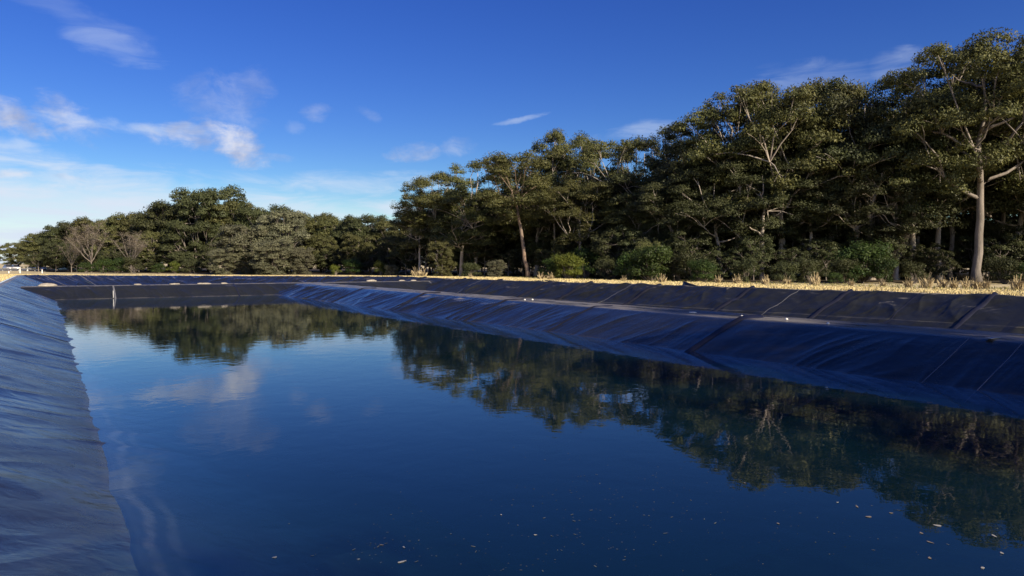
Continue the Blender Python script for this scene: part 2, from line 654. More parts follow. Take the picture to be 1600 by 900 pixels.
def make_tree(kind, name, H, RX, base, ntips, leaf, bark, r0, lean=(0, 0), cl=(1.5, .85), nleaf=330, LS=(.36, .13), crown_p=1.0, low=.0, second=0):
    """H height, RX crown radius, base = share of the height without crown; tips carry leaf clumps"""
    root = empty(name)
    mb = MB()
    # trunk to the fork, then on as a leader
    fork = H * (base * .9 + .05)
    top = Vector((lean[0] * H, lean[1] * H, H * .86))
    fk = Vector((lean[0] * fork * .9, lean[1] * fork * .9, fork))
    tp, tr = bent((0, 0, -.4), fk, 6, 0, .012, r0, r0 * .68)
    tr[0] *= 1.5
    lp, lr = bent(fk, top, 7, 0, .035, r0 * .68, r0 * .12)
    mb.tube(tp + lp[1:], tr + lr[1:], 9)
    ctl = [Vector(q) for q in tp + lp[1:]]
    spine = [ctl[i_].lerp(ctl[i_ + 1], f_) for i_ in range(2, len(ctl) - 1) for f_ in (0, .25, .5, .75)]
    # crown tips: spread through a domed envelope
    tips = []
    k = 0
    while len(tips) < ntips and k < ntips * 30:
        k += 1
        zz = random.random() ** .8
        z = H * (base + (1 - base) * (.06 + .9 * zz)) - cl[1] * .7
        q = (z / H - base) / (1 - base)
        env = RX * max(0.12, (1 - max(0, q - .5) ** 2 / .35)) ** .55 * (.62 + .38 * min(1, q / .3)) if q > 0 else RX * .5
        ang = random.uniform(0, 2 * math.pi)
        rr = env * (random.random() ** .30) * random.uniform(.82, 1.08)
        p = Vector((rr * math.cos(ang) + lean[0] * z, rr * math.sin(ang) + lean[1] * z, z))
        if all((Vector((p.x - q_.x, p.y - q_.y, (p.z - q_.z) * 1.4))).length > cl[0] * .93 for q_ in tips):
            tips.append(p)
    # limbs: each gathers the tips of one sector
    nl = max(4, ntips // 6)
    tips.sort(key=lambda p: (int(((math.atan2(p.y - lean[1] * p.z, p.x - lean[0] * p.z) + math.pi) / (2 * math.pi)) * nl * .66), p.z))
    verts = []
    i = 0
    while i < len(tips):
        g = tips[i:i + random.randint(4, 7)]
        i += len(g)
        cen = sum(g, Vector()) / len(g)
        hz = max(fork * random.uniform(.8, 1.15), min(cen.z - (Vector((cen.x, cen.y, 0)) - Vector((lean[0] * cen.z, lean[1] * cen.z, 0))).length * random.uniform(.7, 1.1), H * .8))
        a = min(spine, key=lambda q: abs(q.z - hz))
        rl = r0 * random.uniform(.36, .52) * (1.15 - .6 * hz / H)
        mid = a.lerp(cen, .68) + Vector((0, 0, -.04 * H))
        lp, lr = bent(a, mid, 4, -.02, .05, rl, rl * .55)
        mb.tube(lp, lr, 6)
        for p in g:
            e = p + Vector((0, 0, cl[1] * .1))
            bp, br = bent(mid, e, 3, .05, .07, rl * .55, .045)
            mb.tube(bp, br, 4, False)
            for _ in range(2):
                q = p + Vector((random.uniform(-1, 1) * cl[0] * .8, random.uniform(-1, 1) * cl[0] * .8, random.uniform(-.1, .5) * cl[1]))
                sp_, sr_ = bent(bp[2], q, 2, .04, .05, rl * .25, .015)
                mb.tube(sp_, sr_, 3, False)
    for p in tips:
        s = random.uniform(.72, 1.28) * crown_p
        verts.append(clump(np.array(p), cl[0] * s, cl[1] * s * random.uniform(.85, 1.15), int(nleaf * s * s), *LS))
        if random.random() < .3:
            q = np.array(p) + np.array([random.uniform(-1, 1) * cl[0], random.uniform(-1, 1) * cl[0], -random.uniform(.5, 1.3) * cl[1]])
            verts.append(clump(q, cl[0] * .5, cl[1] * .6, int(nleaf * .28), *LS))
    mb.build('trunk', bark, root, True)
    if verts:
        quads_mesh('crown', np.concatenate(verts), leaf, root)
    return root


def make_shrub(name, H, RX, leaf, n=14, nleaf=300, LS=(.22, .10), bark=GREY_BARK):
    root = empty(name)
    mb = MB()
    verts = []
    for i in range(n):
        a = random.uniform(0, 2 * math.pi)
        z = H * random.uniform(.12, .84)
        r = RX * math.sqrt(max(.05, 1 - (z / H) ** 2)) * random.random() ** .5 * .85
        p = Vector((r * math.cos(a), r * math.sin(a), z))
        s = random.uniform(.75, 1.25)
        verts.append(clump(np.array(p), RX * .42 * s, H * .22 * s, int(nleaf * s), *LS, flat=.8))
        bp, br = bent((random.uniform(-.15, .15), random.uniform(-.15, .15), -.2), p + Vector((0, 0, H * .12)), 3, .0, .07, .05 + .006 * H, .012)
        mb.tube(bp, br, 4, False)
    mb.build('stem', bark, root, True)
    quads_mesh('foliage', np.concatenate(verts), leaf, root)
    return root


def make_bare(name, H, RX, seed):
    """nearly leafless, twiggy brown crown"""
    random.seed(seed)
    root = empty(name)
    mb = MB()
    tw = []
    fk = Vector((0, 0, H * .2))
    mb.tube([(0, 0, -.3), (0.05, 0, H * .1), fk], [.2, .15, .12], 7)
    for i in range(14):
        a = random.uniform(0, 2 * math.pi)
        q = Vector((RX * random.random() ** .5 * math.cos(a), RX * random.random() ** .5 * math.sin(a), H * random.uniform(.55, .92)))
        bp, br = bent(fk, q, 4, -.03, .05, .08, .02)
        mb.tube(bp, br, 5, False)
        for j in range(26):
            s = bp[random.randint(1, 4)]
            c = q.lerp(s, random.random() * .6)
            e = c + Vector((random.gauss(0, .9), random.gauss(0, .9), random.uniform(.1, 1.6)))
            mb.tube([c, c.lerp(e, .5) + Vector((random.gauss(0, .1), random.gauss(0, .1), 0)), e], [.022, .014, .006], 3, False)
            for _ in range(5):
                tw.append(np.array(c.lerp(e, random.random())) + rng.normal(size=3) * .28)
    mb.build('trunk', GREY_BARK, root, True)
    tw = np.array(tw)
    quads_mesh('crown', leaf_quads(tw, np.tile([0, 0, .5], (len(tw), 1)), .42, .07), TWIG, root)
    return root


PROTO = {}


def protos():
    random.seed(3)
    PROTO['gumA'] = make_tree('gum', 'gum_tree', 22, 7.6, .36, 30, GUM_LEAF, PALE_BARK, .42, (.02, .01), (2.35, 1.75), 760, (.34, .15))
    PROTO['gumB'] = make_tree('gum', 'gum_tree', 22, 8.2, .30, 33, GUM_LEAF, PALE_BARK, .45, (-.04, .03), (2.3, 1.7), 740, (.34, .15))
    PROTO['gumC'] = make_tree('gum', 'gum_tree', 22, 7.0, .42, 30, GUM_LEAF, PALE_BARK, .38, (.05, -.02), (2.5, 1.8), 780, (.34, .15))
    PROTO['gumD'] = make_tree('gum', 'gum_tree', 22, 8.4, .27, 36, GUM_LEAF, PALE_BARK, .46, (0, -.03), (2.3, 1.7), 720, (.34, .15))
    PROTO['big'] = make_tree('gum', 'gum_tree', 26.5, 10.0, .37, 54, GUM_LEAF, GREY_BARK, .52, (.02, .0), (2.4, 1.8), 820, (.34, .15))
    PROTO['lean'] = make_tree('gum', 'gum_tree', 21, 6.4, .50, 26, GUM_LEAF, RED_BARK, .36, (-.17, .09), (2.3, 1.7), 740, (.34, .15))
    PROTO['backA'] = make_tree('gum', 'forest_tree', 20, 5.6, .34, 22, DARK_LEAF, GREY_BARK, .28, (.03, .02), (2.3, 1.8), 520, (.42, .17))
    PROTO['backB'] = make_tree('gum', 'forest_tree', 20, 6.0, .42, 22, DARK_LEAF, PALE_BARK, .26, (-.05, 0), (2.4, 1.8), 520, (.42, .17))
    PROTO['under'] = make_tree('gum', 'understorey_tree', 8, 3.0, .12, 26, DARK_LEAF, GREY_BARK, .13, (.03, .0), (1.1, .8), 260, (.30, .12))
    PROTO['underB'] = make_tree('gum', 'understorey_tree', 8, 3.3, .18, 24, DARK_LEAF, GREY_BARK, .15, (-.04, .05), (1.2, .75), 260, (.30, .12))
    PROTO['hillA'] = make_tree('fig', 'spreading_tree', 16, 8.6, .12, 48, HILL_LEAF, GREY_BARK, .5, (.0, .02), (2.5, 1.9), 700, (.46, .21))
    PROTO['hillB'] = make_tree('fig', 'spreading_tree', 16, 7.8, .14, 44, HILL_LEAF, PALE_BARK, .45, (.04, -.02), (2.6, 1.85), 700, (.46, .21))
    PROTO['hillC'] = make_tree('fig', 'spreading_tree', 16, 9.4, .10, 52, HILL_LEAF, GREY_BARK, .5, (-.03, 0), (2.5, 1.9), 680, (.46, .21))
    PROTO['grey'] = make_tree('wattle', 'silvery_tree', 11, 4.6, .02, 64, GREY_LEAF, GREY_BARK, .16, (.0, .0), (1.3, 1.05), 420, (.30, .15))
    PROTO['shrubA'] = make_shrub('shrub', 4, 2.5, GREEN_LEAF, 22, 330)
    PROTO['shrubB'] = make_shrub('shrub', 4, 2.2, GREEN_LEAF, 16, 300)
    PROTO['bare'] = make_bare('bare_tree', 11, 4.6, 5)


protos()
USED = set()
TOPZ = {}
BASE_H = {'gumA': 22, 'gumB': 22, 'gumC': 22, 'gumD': 22, 'big': 26.5, 'lean': 21, 'backA': 20, 'backB': 20, 'under': 8, 'underB': 8,
          'hillA': 16, 'hillB': 16, 'hillC': 16, 'grey': 11, 'shrubA': 4, 'shrubB': 4, 'bare': 11}


def tree_ground(D):
    return 0.74


def plant(kind, px, D, ytop, label, cat, group=None, rz=None, wide=1.0, leaf=None, bark=None, z=None):
    """stand a copy of a tree at a bearing and distance, tall enough to reach the given line of sight"""
    g = .74 if z is None else z
    H = CAM_H - g + (411 - ytop) / F * D
    if kind not in TOPZ:
        TOPZ[kind] = max(v_.co.z for c_ in PROTO[kind].children if c_.name.split('.')[0] in ('crown', 'foliage') for v_ in c_.data.vertices)
    s = max(.12, H / TOPZ[kind])
    if kind in USED:
        o = copy_tree(PROTO[kind])
    else:
        o = PROTO[kind]
        USED.add(kind)
    x, y = at(px, D)
    o.location = (x, y, g)
    o.rotation_euler = (0, 0, random.uniform(0, 2 * math.pi) if rz is None else rz)
    sw = s * wide
    o.scale = (sw, sw, s)
    tag(o, label, cat, group)
    for c in o.children:
        if leaf and c.name.split('.')[0] in ('crown', 'foliage'):
            c.material_slots[0].link = 'OBJECT'
            c.material_slots[0].material = leaf
        if bark and c.name.split('.')[0] in ('trunk', 'stem'):
            c.material_slots[0].link = 'OBJECT'
            c.material_slots[0].material = bark
    return o


# ------------------------------------------------------------------ the basin: lined banks
RIM = 1.2
RIMP = [(-2.75, -1.0), (-2.75, 116.0), (34.0, 80.0), (36.2, 47.0), (39.2, 16.0), (40.5, -1.0)]


def offset_poly(d):
    """rim polygon moved inwards by d (clockwise polygon seen from above)"""
    n = len(RIMP)
    out = []
    for i in range(n):
        p0_, p1_, p2_ = (np.array(RIMP[(i + k) % n]) for k in (-1, 0, 1))
        e1 = (p1_ - p0_) / np.linalg.norm(p1_ - p0_)
        e2 = (p2_ - p1_) / np.linalg.norm(p2_ - p1_)
        n1 = np.array([e1[1], -e1[0]])
        n2 = np.array([e2[1], -e2[0]])
        b = (n1 + n2)
        b = b / (1 + n1 @ n2)
        out.append(p1_ + b * d)
    return np.array(out)


def folds(s, t, seed, amp=1.0, freq=1.0, softk=1.0):
    """wrinkles of a loose sheet: s runs along the bank, t (0..1) down its slope"""
    w1 = perlin(s * .35, t * 1.3, seed) * 1.1
    q = s + w1 + t * .9
    big = ridge(q * .42 * freq, t * .55, seed + 1, 4.0) * (.35 + .65 * np.clip(perlin(s * .11, t * .4, seed + 2) * 2 + .45, 0, 1))
    mid = ridge(q * 1.15 * freq, t * .8, seed + 3, 3.0) * np.clip(perlin(s * .2, t * .9, seed + 4) * 2.2 + .35, 0, 1)
    fin = ridge(q * 2.7 * freq, t * 1.3, seed + 5, 2.4) * np.clip(perlin(s * .3, t * 1.1, seed + 6) * 2.2 + .3, 0, 1)
    soft = fbm(s * .55, t * 1.8, 3, seed + 7)
    env = np.clip(t * 6, 0, 1)
    return amp * (env * (.100 * big + .060 * mid + .026 * fin) + .050 * softk * soft)


def prof(t, pts):
    """piecewise profile (distance, height), softened at the crest"""
    xs = np.linspace(0, 1, len(pts))
    return np.interp(t, xs, [p[0] for p in pts]), np.interp(t, xs, [p[1] for p in pts])


def smooth_profile(ctrl, n):
    """ctrl: (dist, z) polyline resampled by length and rounded"""
    c = np.array(ctrl, float)
    L = np.concatenate([[0], np.cumsum(np.linalg.norm(np.diff(c, axis=0), axis=1))])
    u = np.linspace(0, L[-1], n)
    x = np.interp(u, L, c[:, 0])
    z = np.interp(u, L, c[:, 1])
    k = np.hanning(max(5, int(.6 / (L[-1] / n)) | 1))
    k /= k.sum()
    h = len(k) // 2
    zp = np.pad(z, h, mode='reflect', reflect_type='odd')
    xp = np.pad(x, h, mode='reflect', reflect_type='odd')
    return np.convolve(xp, k, 'valid'), np.convolve(zp, k, 'valid')


def outer_bank(i, srange, n_t, seed, amp, freq, softk=1.0):
    """surface of the side from rim corner i to i+1; returns P(s, t) grid and a sampler"""
    d_, z_ = smooth_profile([(-.55, RIM - .18), (-.25, RIM + .03), (.12, RIM + .03), (8.9, -2.05)], 400)

    def surf(s, t):
        s, t = np.broadcast_arrays(np.asarray(s, float), np.asarray(t, float))
        d = np.interp(t, np.linspace(0, 1, len(d_)), d_)
        z = np.interp(t, np.linspace(0, 1, len(z_)), z_)
        A = offset_poly(0.0)
        n = len(RIMP)
        p1_, p2_ = A[i], A[(i + 1) % n]
        L = np.linalg.norm(p2_ - p1_)
        B = offset_poly(1.0)
        m1, m2 = B[i] - A[i], B[(i + 1) % n] - A[(i + 1) % n]
        f = s / L
        x = (p1_[0] + m1[0] * d) * (1 - f) + (p2_[0] + m2[0] * d) * f
        y = (p1_[1] + m1[1] * d) * (1 - f) + (p2_[1] + m2[1] * d) * f
        e = (p2_ - p1_) / L
        nn = np.array([e[1], -e[0]])
        hgt = folds(s, t * 3, seed, amp, freq, softk)
        hgt = hgt * np.clip((t - .03) * 14, 0, 1) * np.clip(np.minimum(s, L - s) / .9, 0, 1)
        x = x + nn[0] * hgt * .35
        y = y + nn[1] * hgt * .35
        z = z + hgt * .93
        return np.stack([x, y, z], -1)
    A = np.array(RIMP)
    L = np.linalg.norm(A[(i + 1) % len(A)] - A[i])
    return surf, L


def seam(surf, s, t0, t1, parent, mat, wdt=.05, lift=.018, skew=0.0, n=60):
    """a raised weld strip running down the slope"""
    t = np.linspace(t0, t1, n)
    ss = s + skew * (t - t0) + .05 * perlin(t * 9, t * 0 + s, 5)
    a = surf(ss - wdt / 2, t)
    b = surf(ss, t)
    c = surf(ss + wdt / 2, t)
    a[:, 2] += .003
    c[:, 2] += .003
    b[:, 2] += lift
    P = np.stack([a, b, c], 1)
    return grid_mesh('weld_seam', P, mat, parent)


SEAM_PALE = plain('pale_weld', (.16, .16, .165), .5, .4)
SEAM_DARK = plain('dark_weld', (.016, .016, .019), .34, .7)

# left bank (fine grid near the camera)
surf, L = outer_bank(0, None, 0, 21, .62, .5, .8)
s = np.concatenate([np.linspace(0, 2.5, 12)[:-1], 2.5 + (L - 2.5) * (np.expm1(np.linspace(0, 1, 2000) * 3.0) / math.expm1(3.0))])
t = np.concatenate([np.linspace(0, .62, 165), np.linspace(.64, 1, 30)])
P = surf(s[:, None], t[None, :] + 0 * s[:, None])
left_bank = grid_mesh('lined_bank', P, LINER_WET)
tag(left_bank, 'wrinkled black liner sheet on the long bank at the left edge of the pond', None, None, 'structure')
for sv in (31.0, 52.0, 84.0):
    seam(surf, sv, .07, .42, left_bank, SEAM_DARK)
# far bank
surf_f, L = outer_bank(1, None, 0, 33, 1.5, .8)
s = np.linspace(0, L, 700)
t = np.linspace(0, 1, 110)
far_bank = grid_mesh('lined_bank', surf_f(s[:, None], t[None, :] + 0 * s[:, None]), LINER)
tag(far_bank, 'low black liner slope along the far grassy rim behind the cross wall', None, None, 'structure')
for sv in (3.5, 9):
    seam(surf_f, sv, .08, .6, far_bank, SEAM_PALE, .14, .03, skew=-3)
# right bank, three straight stretches
rb = None
for i, seed in ((2, 41), (3, 43), (4, 47)):
    surf_r, L = outer_bank(i, None, 0, seed, 1.5, .6, 1.7)
    s = np.linspace(0, L, int(L * 22))
    t = np.linspace(0, 1, 120)
    o = grid_mesh('lined_bank', surf_r(s[:, None], t[None, :] + 0 * s[:, None]), LINER_DULL)
    tag(o, {2: 'black liner slope of the farther cell, in its far right corner', 3: 'long black liner slope below the grass rim on the right, mid distance', 4: 'black liner slope below the grass rim at the right edge of the picture'}[i], None, None, 'structure')
    step = 3.4
    for k in range(int(L / step)):
        sv = step * (k + .6) + random.uniform(-.6, .6)
        seam(surf_r, sv, .05, .85, o, SEAM_PALE if k % 4 == 1 else SEAM_DARK, .035 if k % 4 == 1 else (.24 if k % 2 == 0 else .07), .015 if k % 4 == 1 else (.12 if k % 2 == 0 else .03), skew=random.uniform(-.6, .3))
# near bank, under the camera
surf_n, L = outer_bank(5, None, 0, 51, .8, 1.0)
s = np.linspace(0, L, 300)
t = np.linspace(0, 1, 60)
o = grid_mesh('lined_bank', surf_n(s[:, None], t[None, :] + 0 * s[:, None]), LINER)
tag(o, 'black liner slope at the near end of the pond', None, None, 'structure')


# the bank between the cells
def ridge_bank(ctrl, axis, a0, a1, seed, amp, freq, jit=0):
    d_, z_ = smooth_profile(ctrl, 500)

    def surf(s, t):
        s, t = np.broadcast_arrays(np.asarray(s, float), np.asarray(t, float))
        d = np.interp(t, np.linspace(0, 1, len(d_)), d_)
        z = np.interp(t, np.linspace(0, 1, len(z_)), z_)
        slope = np.clip((RIM - .32 - z) * 4, .12, 1)
        h = folds(s, t * 4, seed, amp, freq, 1.0) * slope
        if axis == 'y':
            k = np.clip((s - 17) / 22, 0, 1)
            h = h * (.28 + .82 * k) + (1 - k) * .05 * fbm(s * .45, t * 3.2, 3, seed + 12) * slope
        z = z + h * .93 + .02 * perlin(s * .2, t * 3, seed + 9)
        sg = np.where(t < .5, -1, 1)
        d = d + sg * h * .35
        return np.stack([d, s, z], -1) if axis == 'y' else np.stack([s, d, z], -1)
    return surf


surf_d = ridge_bank([(11.0, -2.3), (17.35, 0.0), (19.7, .93), (21.9, .93), (29.5, -2.05)], 'y', 0, 69, 61, 1.35, .9)
s = np.concatenate([np.linspace(-1.0, 6, 60)[:-1], np.linspace(6, 30, 900)[:-1], np.linspace(30, 69.3, 800)])
t = np.linspace(0, 1, 210)
div = grid_mesh('lined_bank', surf_d(s[:, None], t[None, :] + 0 * s[:, None]), LINER_MID)
tag(div, 'rounded black liner bank dividing the pond from the cell on its right', None, None, 'structure')
for sv, m_, wd, lf in ((8.1, SEAM_PALE, .026, .012), (9.3, SEAM_PALE, .026, .012), (16.6, SEAM_DARK, .22, .10), (24.5, SEAM_DARK, .12, .04), (31.5, SEAM_DARK, .12, .05), (41.0, SEAM_DARK, .12, .06), (51.5, SEAM_DARK, .12, .05)):
    seam(surf_d, sv, .30, .53, div, m_, wd, lf, skew=.8)
surf_c = ridge_bank([(59.5, -2.3), (66.0, 0.0), (68.3, .95), (70.3, .95), (78.5, -2.05)], 'x', -2, 37, 71, 1.0, .75)
s = np.linspace(-1.6, 36.4, 700)
cross = grid_mesh('lined_bank', surf_c(s[:, None], t[None, :] + 0 * s[:, None])[::-1], LINER_DULL)
tag(cross, 'straight black liner wall across the far end of the pond', None, None, 'structure')
for sv, m_ in ((4.7, SEAM_PALE), (14.1, SEAM_DARK), (33.2, SEAM_PALE)):
    seam(surf_c, sv, .30, .47, cross, m_, .12, .03)

bed = MB()
bed.add([(-4, -3, -2.12), (42, -3, -2.12), (42, 118, -2.12), (-4, 118, -2.12)], [(0, 1, 2, 3)])
o = bed.build('pond_bed', LINER)
tag(o, 'black liner floor of the cells', None, None, 'structure')

# water
wx = MB()
wx.box((9.3, 33.9, -1.05), (9.7, 34.1, 1.05))
o = wx.build('water', water_mat())
tag(o, 'still dark blue water of the lined pond', None, None, 'structure')


# ------------------------------------------------------------------ ground
def ground_z(d):
    return np.interp(d, [0, 1.2, 4, 12, 25, 60, 4000], [RIM - .02, RIM + .02, RIM - .06, RIM - .25, .76, .70, .70])


ctr = np.array([17.0, 50.0])
rings = []
dl = [.42, .7, 1.0, 1.5, 2.2, 3.2, 4.5, 6, 8, 11, 15, 20, 27, 40, 70, 150, 500, 1500, 4500]
# resample the rim polygon
R0 = []
A = np.array(RIMP)
for i in range(len(A)):
    p1_, p2_ = A[i], A[(i + 1) % len(A)]
    L = np.linalg.norm(p2_ - p1_)
    n_ = max(2, int(L / .7))
    e = (p2_ - p1_) / L
    for k in range(n_):
        R0.append((i, k / n_))
verts = []
for dd in dl:
    off = offset_poly(-dd) if dd < 60 else None
    ring = []
    for (i, f) in R0:
        if off is not None:
            a, b = off[i], off[(i + 1) % len(A)]
            p = a * (1 - f) + b * f
        else:
            base_ = offset_poly(-40)
            a, b = base_[i], base_[(i + 1) % len(A)]
            p = a * (1 - f) + b * f
            v_ = p - ctr
            p = ctr + v_ * (1 + (dd - 40) / np.linalg.norm(v_))
        z = float(ground_z(dd)) + (0.05 * float(fbm(p[0] * .5, p[1] * .5, 3, 3)) if dd < 60 else 0)
        ring.append((p[0], p[1], z))
    verts.append(ring)
G = np.array(verts)
G = np.concatenate([G, G[:, :1]], 1)
o = grid_mesh('ground', G, ground_mat())
tag(o, 'dry yellow grassland around the lined pond', None, None, 'structure')


# shaded leaf litter under the trees
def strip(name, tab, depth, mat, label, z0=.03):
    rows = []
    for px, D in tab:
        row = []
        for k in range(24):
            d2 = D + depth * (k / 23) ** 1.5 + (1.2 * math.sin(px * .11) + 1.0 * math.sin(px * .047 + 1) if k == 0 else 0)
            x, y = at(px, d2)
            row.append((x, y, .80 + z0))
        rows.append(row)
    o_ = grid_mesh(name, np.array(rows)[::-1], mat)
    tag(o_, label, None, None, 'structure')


def edge_d(px):
    return float(np.interp(px, [70, 300, 500, 600, 650, 700, 800, 900, 1000, 1100, 1300, 1500, 1750], [170, 146, 132, 124, 120, 117, 109, 95, 86, 81, 79, 76, 72]))


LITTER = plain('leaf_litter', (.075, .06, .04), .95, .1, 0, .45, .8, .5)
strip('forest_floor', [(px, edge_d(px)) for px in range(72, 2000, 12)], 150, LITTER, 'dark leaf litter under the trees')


# ------------------------------------------------------------------ dry grass (uncountable)
def blade_mesh(pts, h, wdt, lean):
    n = len(pts)
    a = rng.random(n) * 2 * np.pi
    sx = np.stack([np.cos(a), np.sin(a), np.zeros(n)], 1) * (wdt[:, None] / 2)
    b = rng.random(n) * 2 * np.pi
    tip = pts + np.stack([np.cos(b) * lean * h, np.sin(b) * lean * h, h], 1)
    mid = pts + np.stack([np.cos(b) * lean * h * .3, np.sin(b) * lean * h * .3, h * .6], 1)
    v = np.stack([pts - sx, pts + sx, mid + sx * .7, tip], 1)
    v2 = v.reshape(-1, 3)
    f = np.arange(n * 4).reshape(n, 4)
    return v2, f


def rim_points(n, d0, d1, sides, pw=1.0):
    out = []
    Ls = [np.linalg.norm(A[(i + 1) % len(A)] - A[i]) for i in sides]
    for i, L in zip(sides, Ls):
        k = int(n * L / sum(Ls))
        f = rng.random(k)
        d = d0 + (d1 - d0) * rng.random(k) ** pw
        B = offset_poly(-1.0)
        m1, m2 = B[i] - A[i], B[(i + 1) % len(A)] - A[(i + 1) % len(A)]
        p = (A[i][None] + m1[None] * d[:, None]) * (1 - f)[:, None] + (A[(i + 1) % len(A)][None] + m2[None] * d[:, None]) * f[:, None]
        z = ground_z(d) - .03
        out.append(np.column_stack([p, z]))
    return np.concatenate(out)


def straw_mat(name, a, b, c):
    m, t, out_ = new_mat(name)
    geo = t.node('ShaderNodeNewGeometry')
    n = t.noise(geo.outputs['Position'], .7, 4, .6)
    n2 = t.noise(geo.outputs['Position'], 9, 2, .6)
    col = t.mix(t.smooth(n, .35, .65), a, b)
    col = t.mix(t.smooth(n2, .5, .7), col, c)
    t.l.new(principled(t, col, .75, .2), out_.inputs[0])
    return m


STRAW = straw_mat('straw', (.62, .51, .25), (.44, .36, .16), (.74, .65, .40))
GREENISH = straw_mat('rough_grass', (.14, .15, .04), (.24, .20, .07), (.09, .11, .03))
pts = rim_points(110000, .45, 20.0, [1, 2, 3, 4], 1.5)
dens = fbm(pts[:, 0] * .35, pts[:, 1] * .35, 3, 5)
pts = pts[dens > -.22 + .35 * rng.random(len(pts)) - .2]
h = .05 + .14 * rng.random(len(pts)) ** 1.5
v, f = blade_mesh(pts, h, np.full(len(pts), .06), .6)
o = mesh_obj('dry_grass', v, f, STRAW, None, False)
tag(o, 'short dry straw coloured grass along the rim of the pond', 'grass', None, 'stuff')
pts = rim_points(16000, 17.0, 30, [0, 1, 2, 3, 4], 1.0)
h = .06 + .2 * rng.random(len(pts)) ** 1.5
v, f = blade_mesh(pts, h, np.full(len(pts), .07), .5)
o = mesh_obj('rough_grass', v, f, GREENISH, None, False)
tag(o, 'rough olive grass between the dry rim and the trees', 'grass', None, 'stuff')
# left verge
pts = rim_points(14000, .5, 6.0, [0], 1.2)
h = .05 + .14 * rng.random(len(pts)) ** 1.5
v, f = blade_mesh(pts, h, np.full(len(pts), .05), .6)
o = mesh_obj('verge_grass', v, f, STRAW, None, False)
tag(o, 'dry yellow grass on the verge at the far left', 'grass', None, 'stuff')

LM = [(60, 'the parked cars'), (143, 'the tall leafless brown tree'), (205, 'the faded half bare tree'), (272, 'the yellow green hill bush'), (335, 'the highest domed hill crown'), (385, 'the wide silvery tree'), (440, 'the tallest silvery tree'),
      (525, 'the yellowish low bush'), (595, 'the pale yellow green bush'), (690, 'the round grey green tree'), (745, 'the second tall crown'), (805, 'the leaning reddish trunk'), (888, 'the bright round bush'), (950, 'the sunlit forked gum'),
      (1018, 'the large rounded bush'), (1098, 'the small bright bush'), (1160, 'the tiered flat gum'), (1225, 'the broad domed gum'), (1290, 'the small pale leaved plants'), (1345, 'the greener bush pair'), (1400, 'the bare greyish shrub'),
      (1455, 'the tallest dry tussock'), (1520, 'the bare grey trunk'), (1590, 'the right picture edge')]


def near(x):
    a, nm = min(LM, key=lambda q: abs(q[0] - x))
    dx = x - a
    return ('in line with ' if abs(dx) < 8 else ('just ' if abs(dx) < 20 else 'well ') + ('left of ' if dx < 0 else 'right of ')) + nm


# tall dry tussocks, each one countable
TUSS = straw_mat('tall_straw', (.40, .32, .18), (.28, .22, .12), (.52, .44, .28))


def make_tussock(seed):
    r_ = empty('grass_tussock')
    n = 170
    p = np.column_stack([rng.normal(size=n).clip(-1.8, 1.8) * .18, rng.normal(size=n).clip(-1.8, 1.8) * .18, np.full(n, -.05)])
    v, f = blade_mesh(p, .25 + .75 * rng.random(n) ** 1.6, np.full(n, .014), .45)
    mesh_obj('blades', v, f, TUSS, r_, False)
    m_ = MB()
    for k in range(9):
        a = random.uniform(0, 6.28)
        l = random.uniform(.9, 1.4)
        e = Vector((math.cos(a) * .5 * l * .6, math.sin(a) * .5 * l * .6, l))
        m_.tube([(0, 0, 0), e * .6, e], [.012, .01, .02], 3, False)
    m_.build('seed_stalks', TUSS, r_)
    return r_


tz = [make_tussock(1), make_tussock(2)]
tpx = [(1035, 72, .8), (1122, 70, .7), (1152, 69, .8), (1196, 66, .75), (1230, 66, .7), (1273, 64, .95), (1420, 60, .7), (1447, 57, 1.0), (1472, 58, .85), (1490, 57, .7), (1525, 56, .8), (1540, 58, .7), (1590, 54, .95), (1508, 60, .7), (860, 82, .8), (845, 84, .8), (975, 76, .6), (1330, 64, .5), (1380, 61, .55), (650, 98, 1.2), (660, 97, 1.1), (735, 90, .6)]
for k, (px, D, sc) in enumerate(tpx):
    o = tz[k] if k < 2 else copy_tree(tz[k % 2])
    x, y = at(px, D)
    # distance from the rim
    o.location = (x, y, .80)
    o.scale = (sc, sc, sc)
    o.rotation_euler = (0, 0, random.uniform(0, 6.28))
    tag(o, ('large' if sc > 1 else 'medium' if sc > .76 else 'small') + ' dry grass tussock ' + near(px), 'grass tussock', 'tall dry tussocks at the forest edge')

# ------------------------------------------------------------------ trees
random.seed(12)

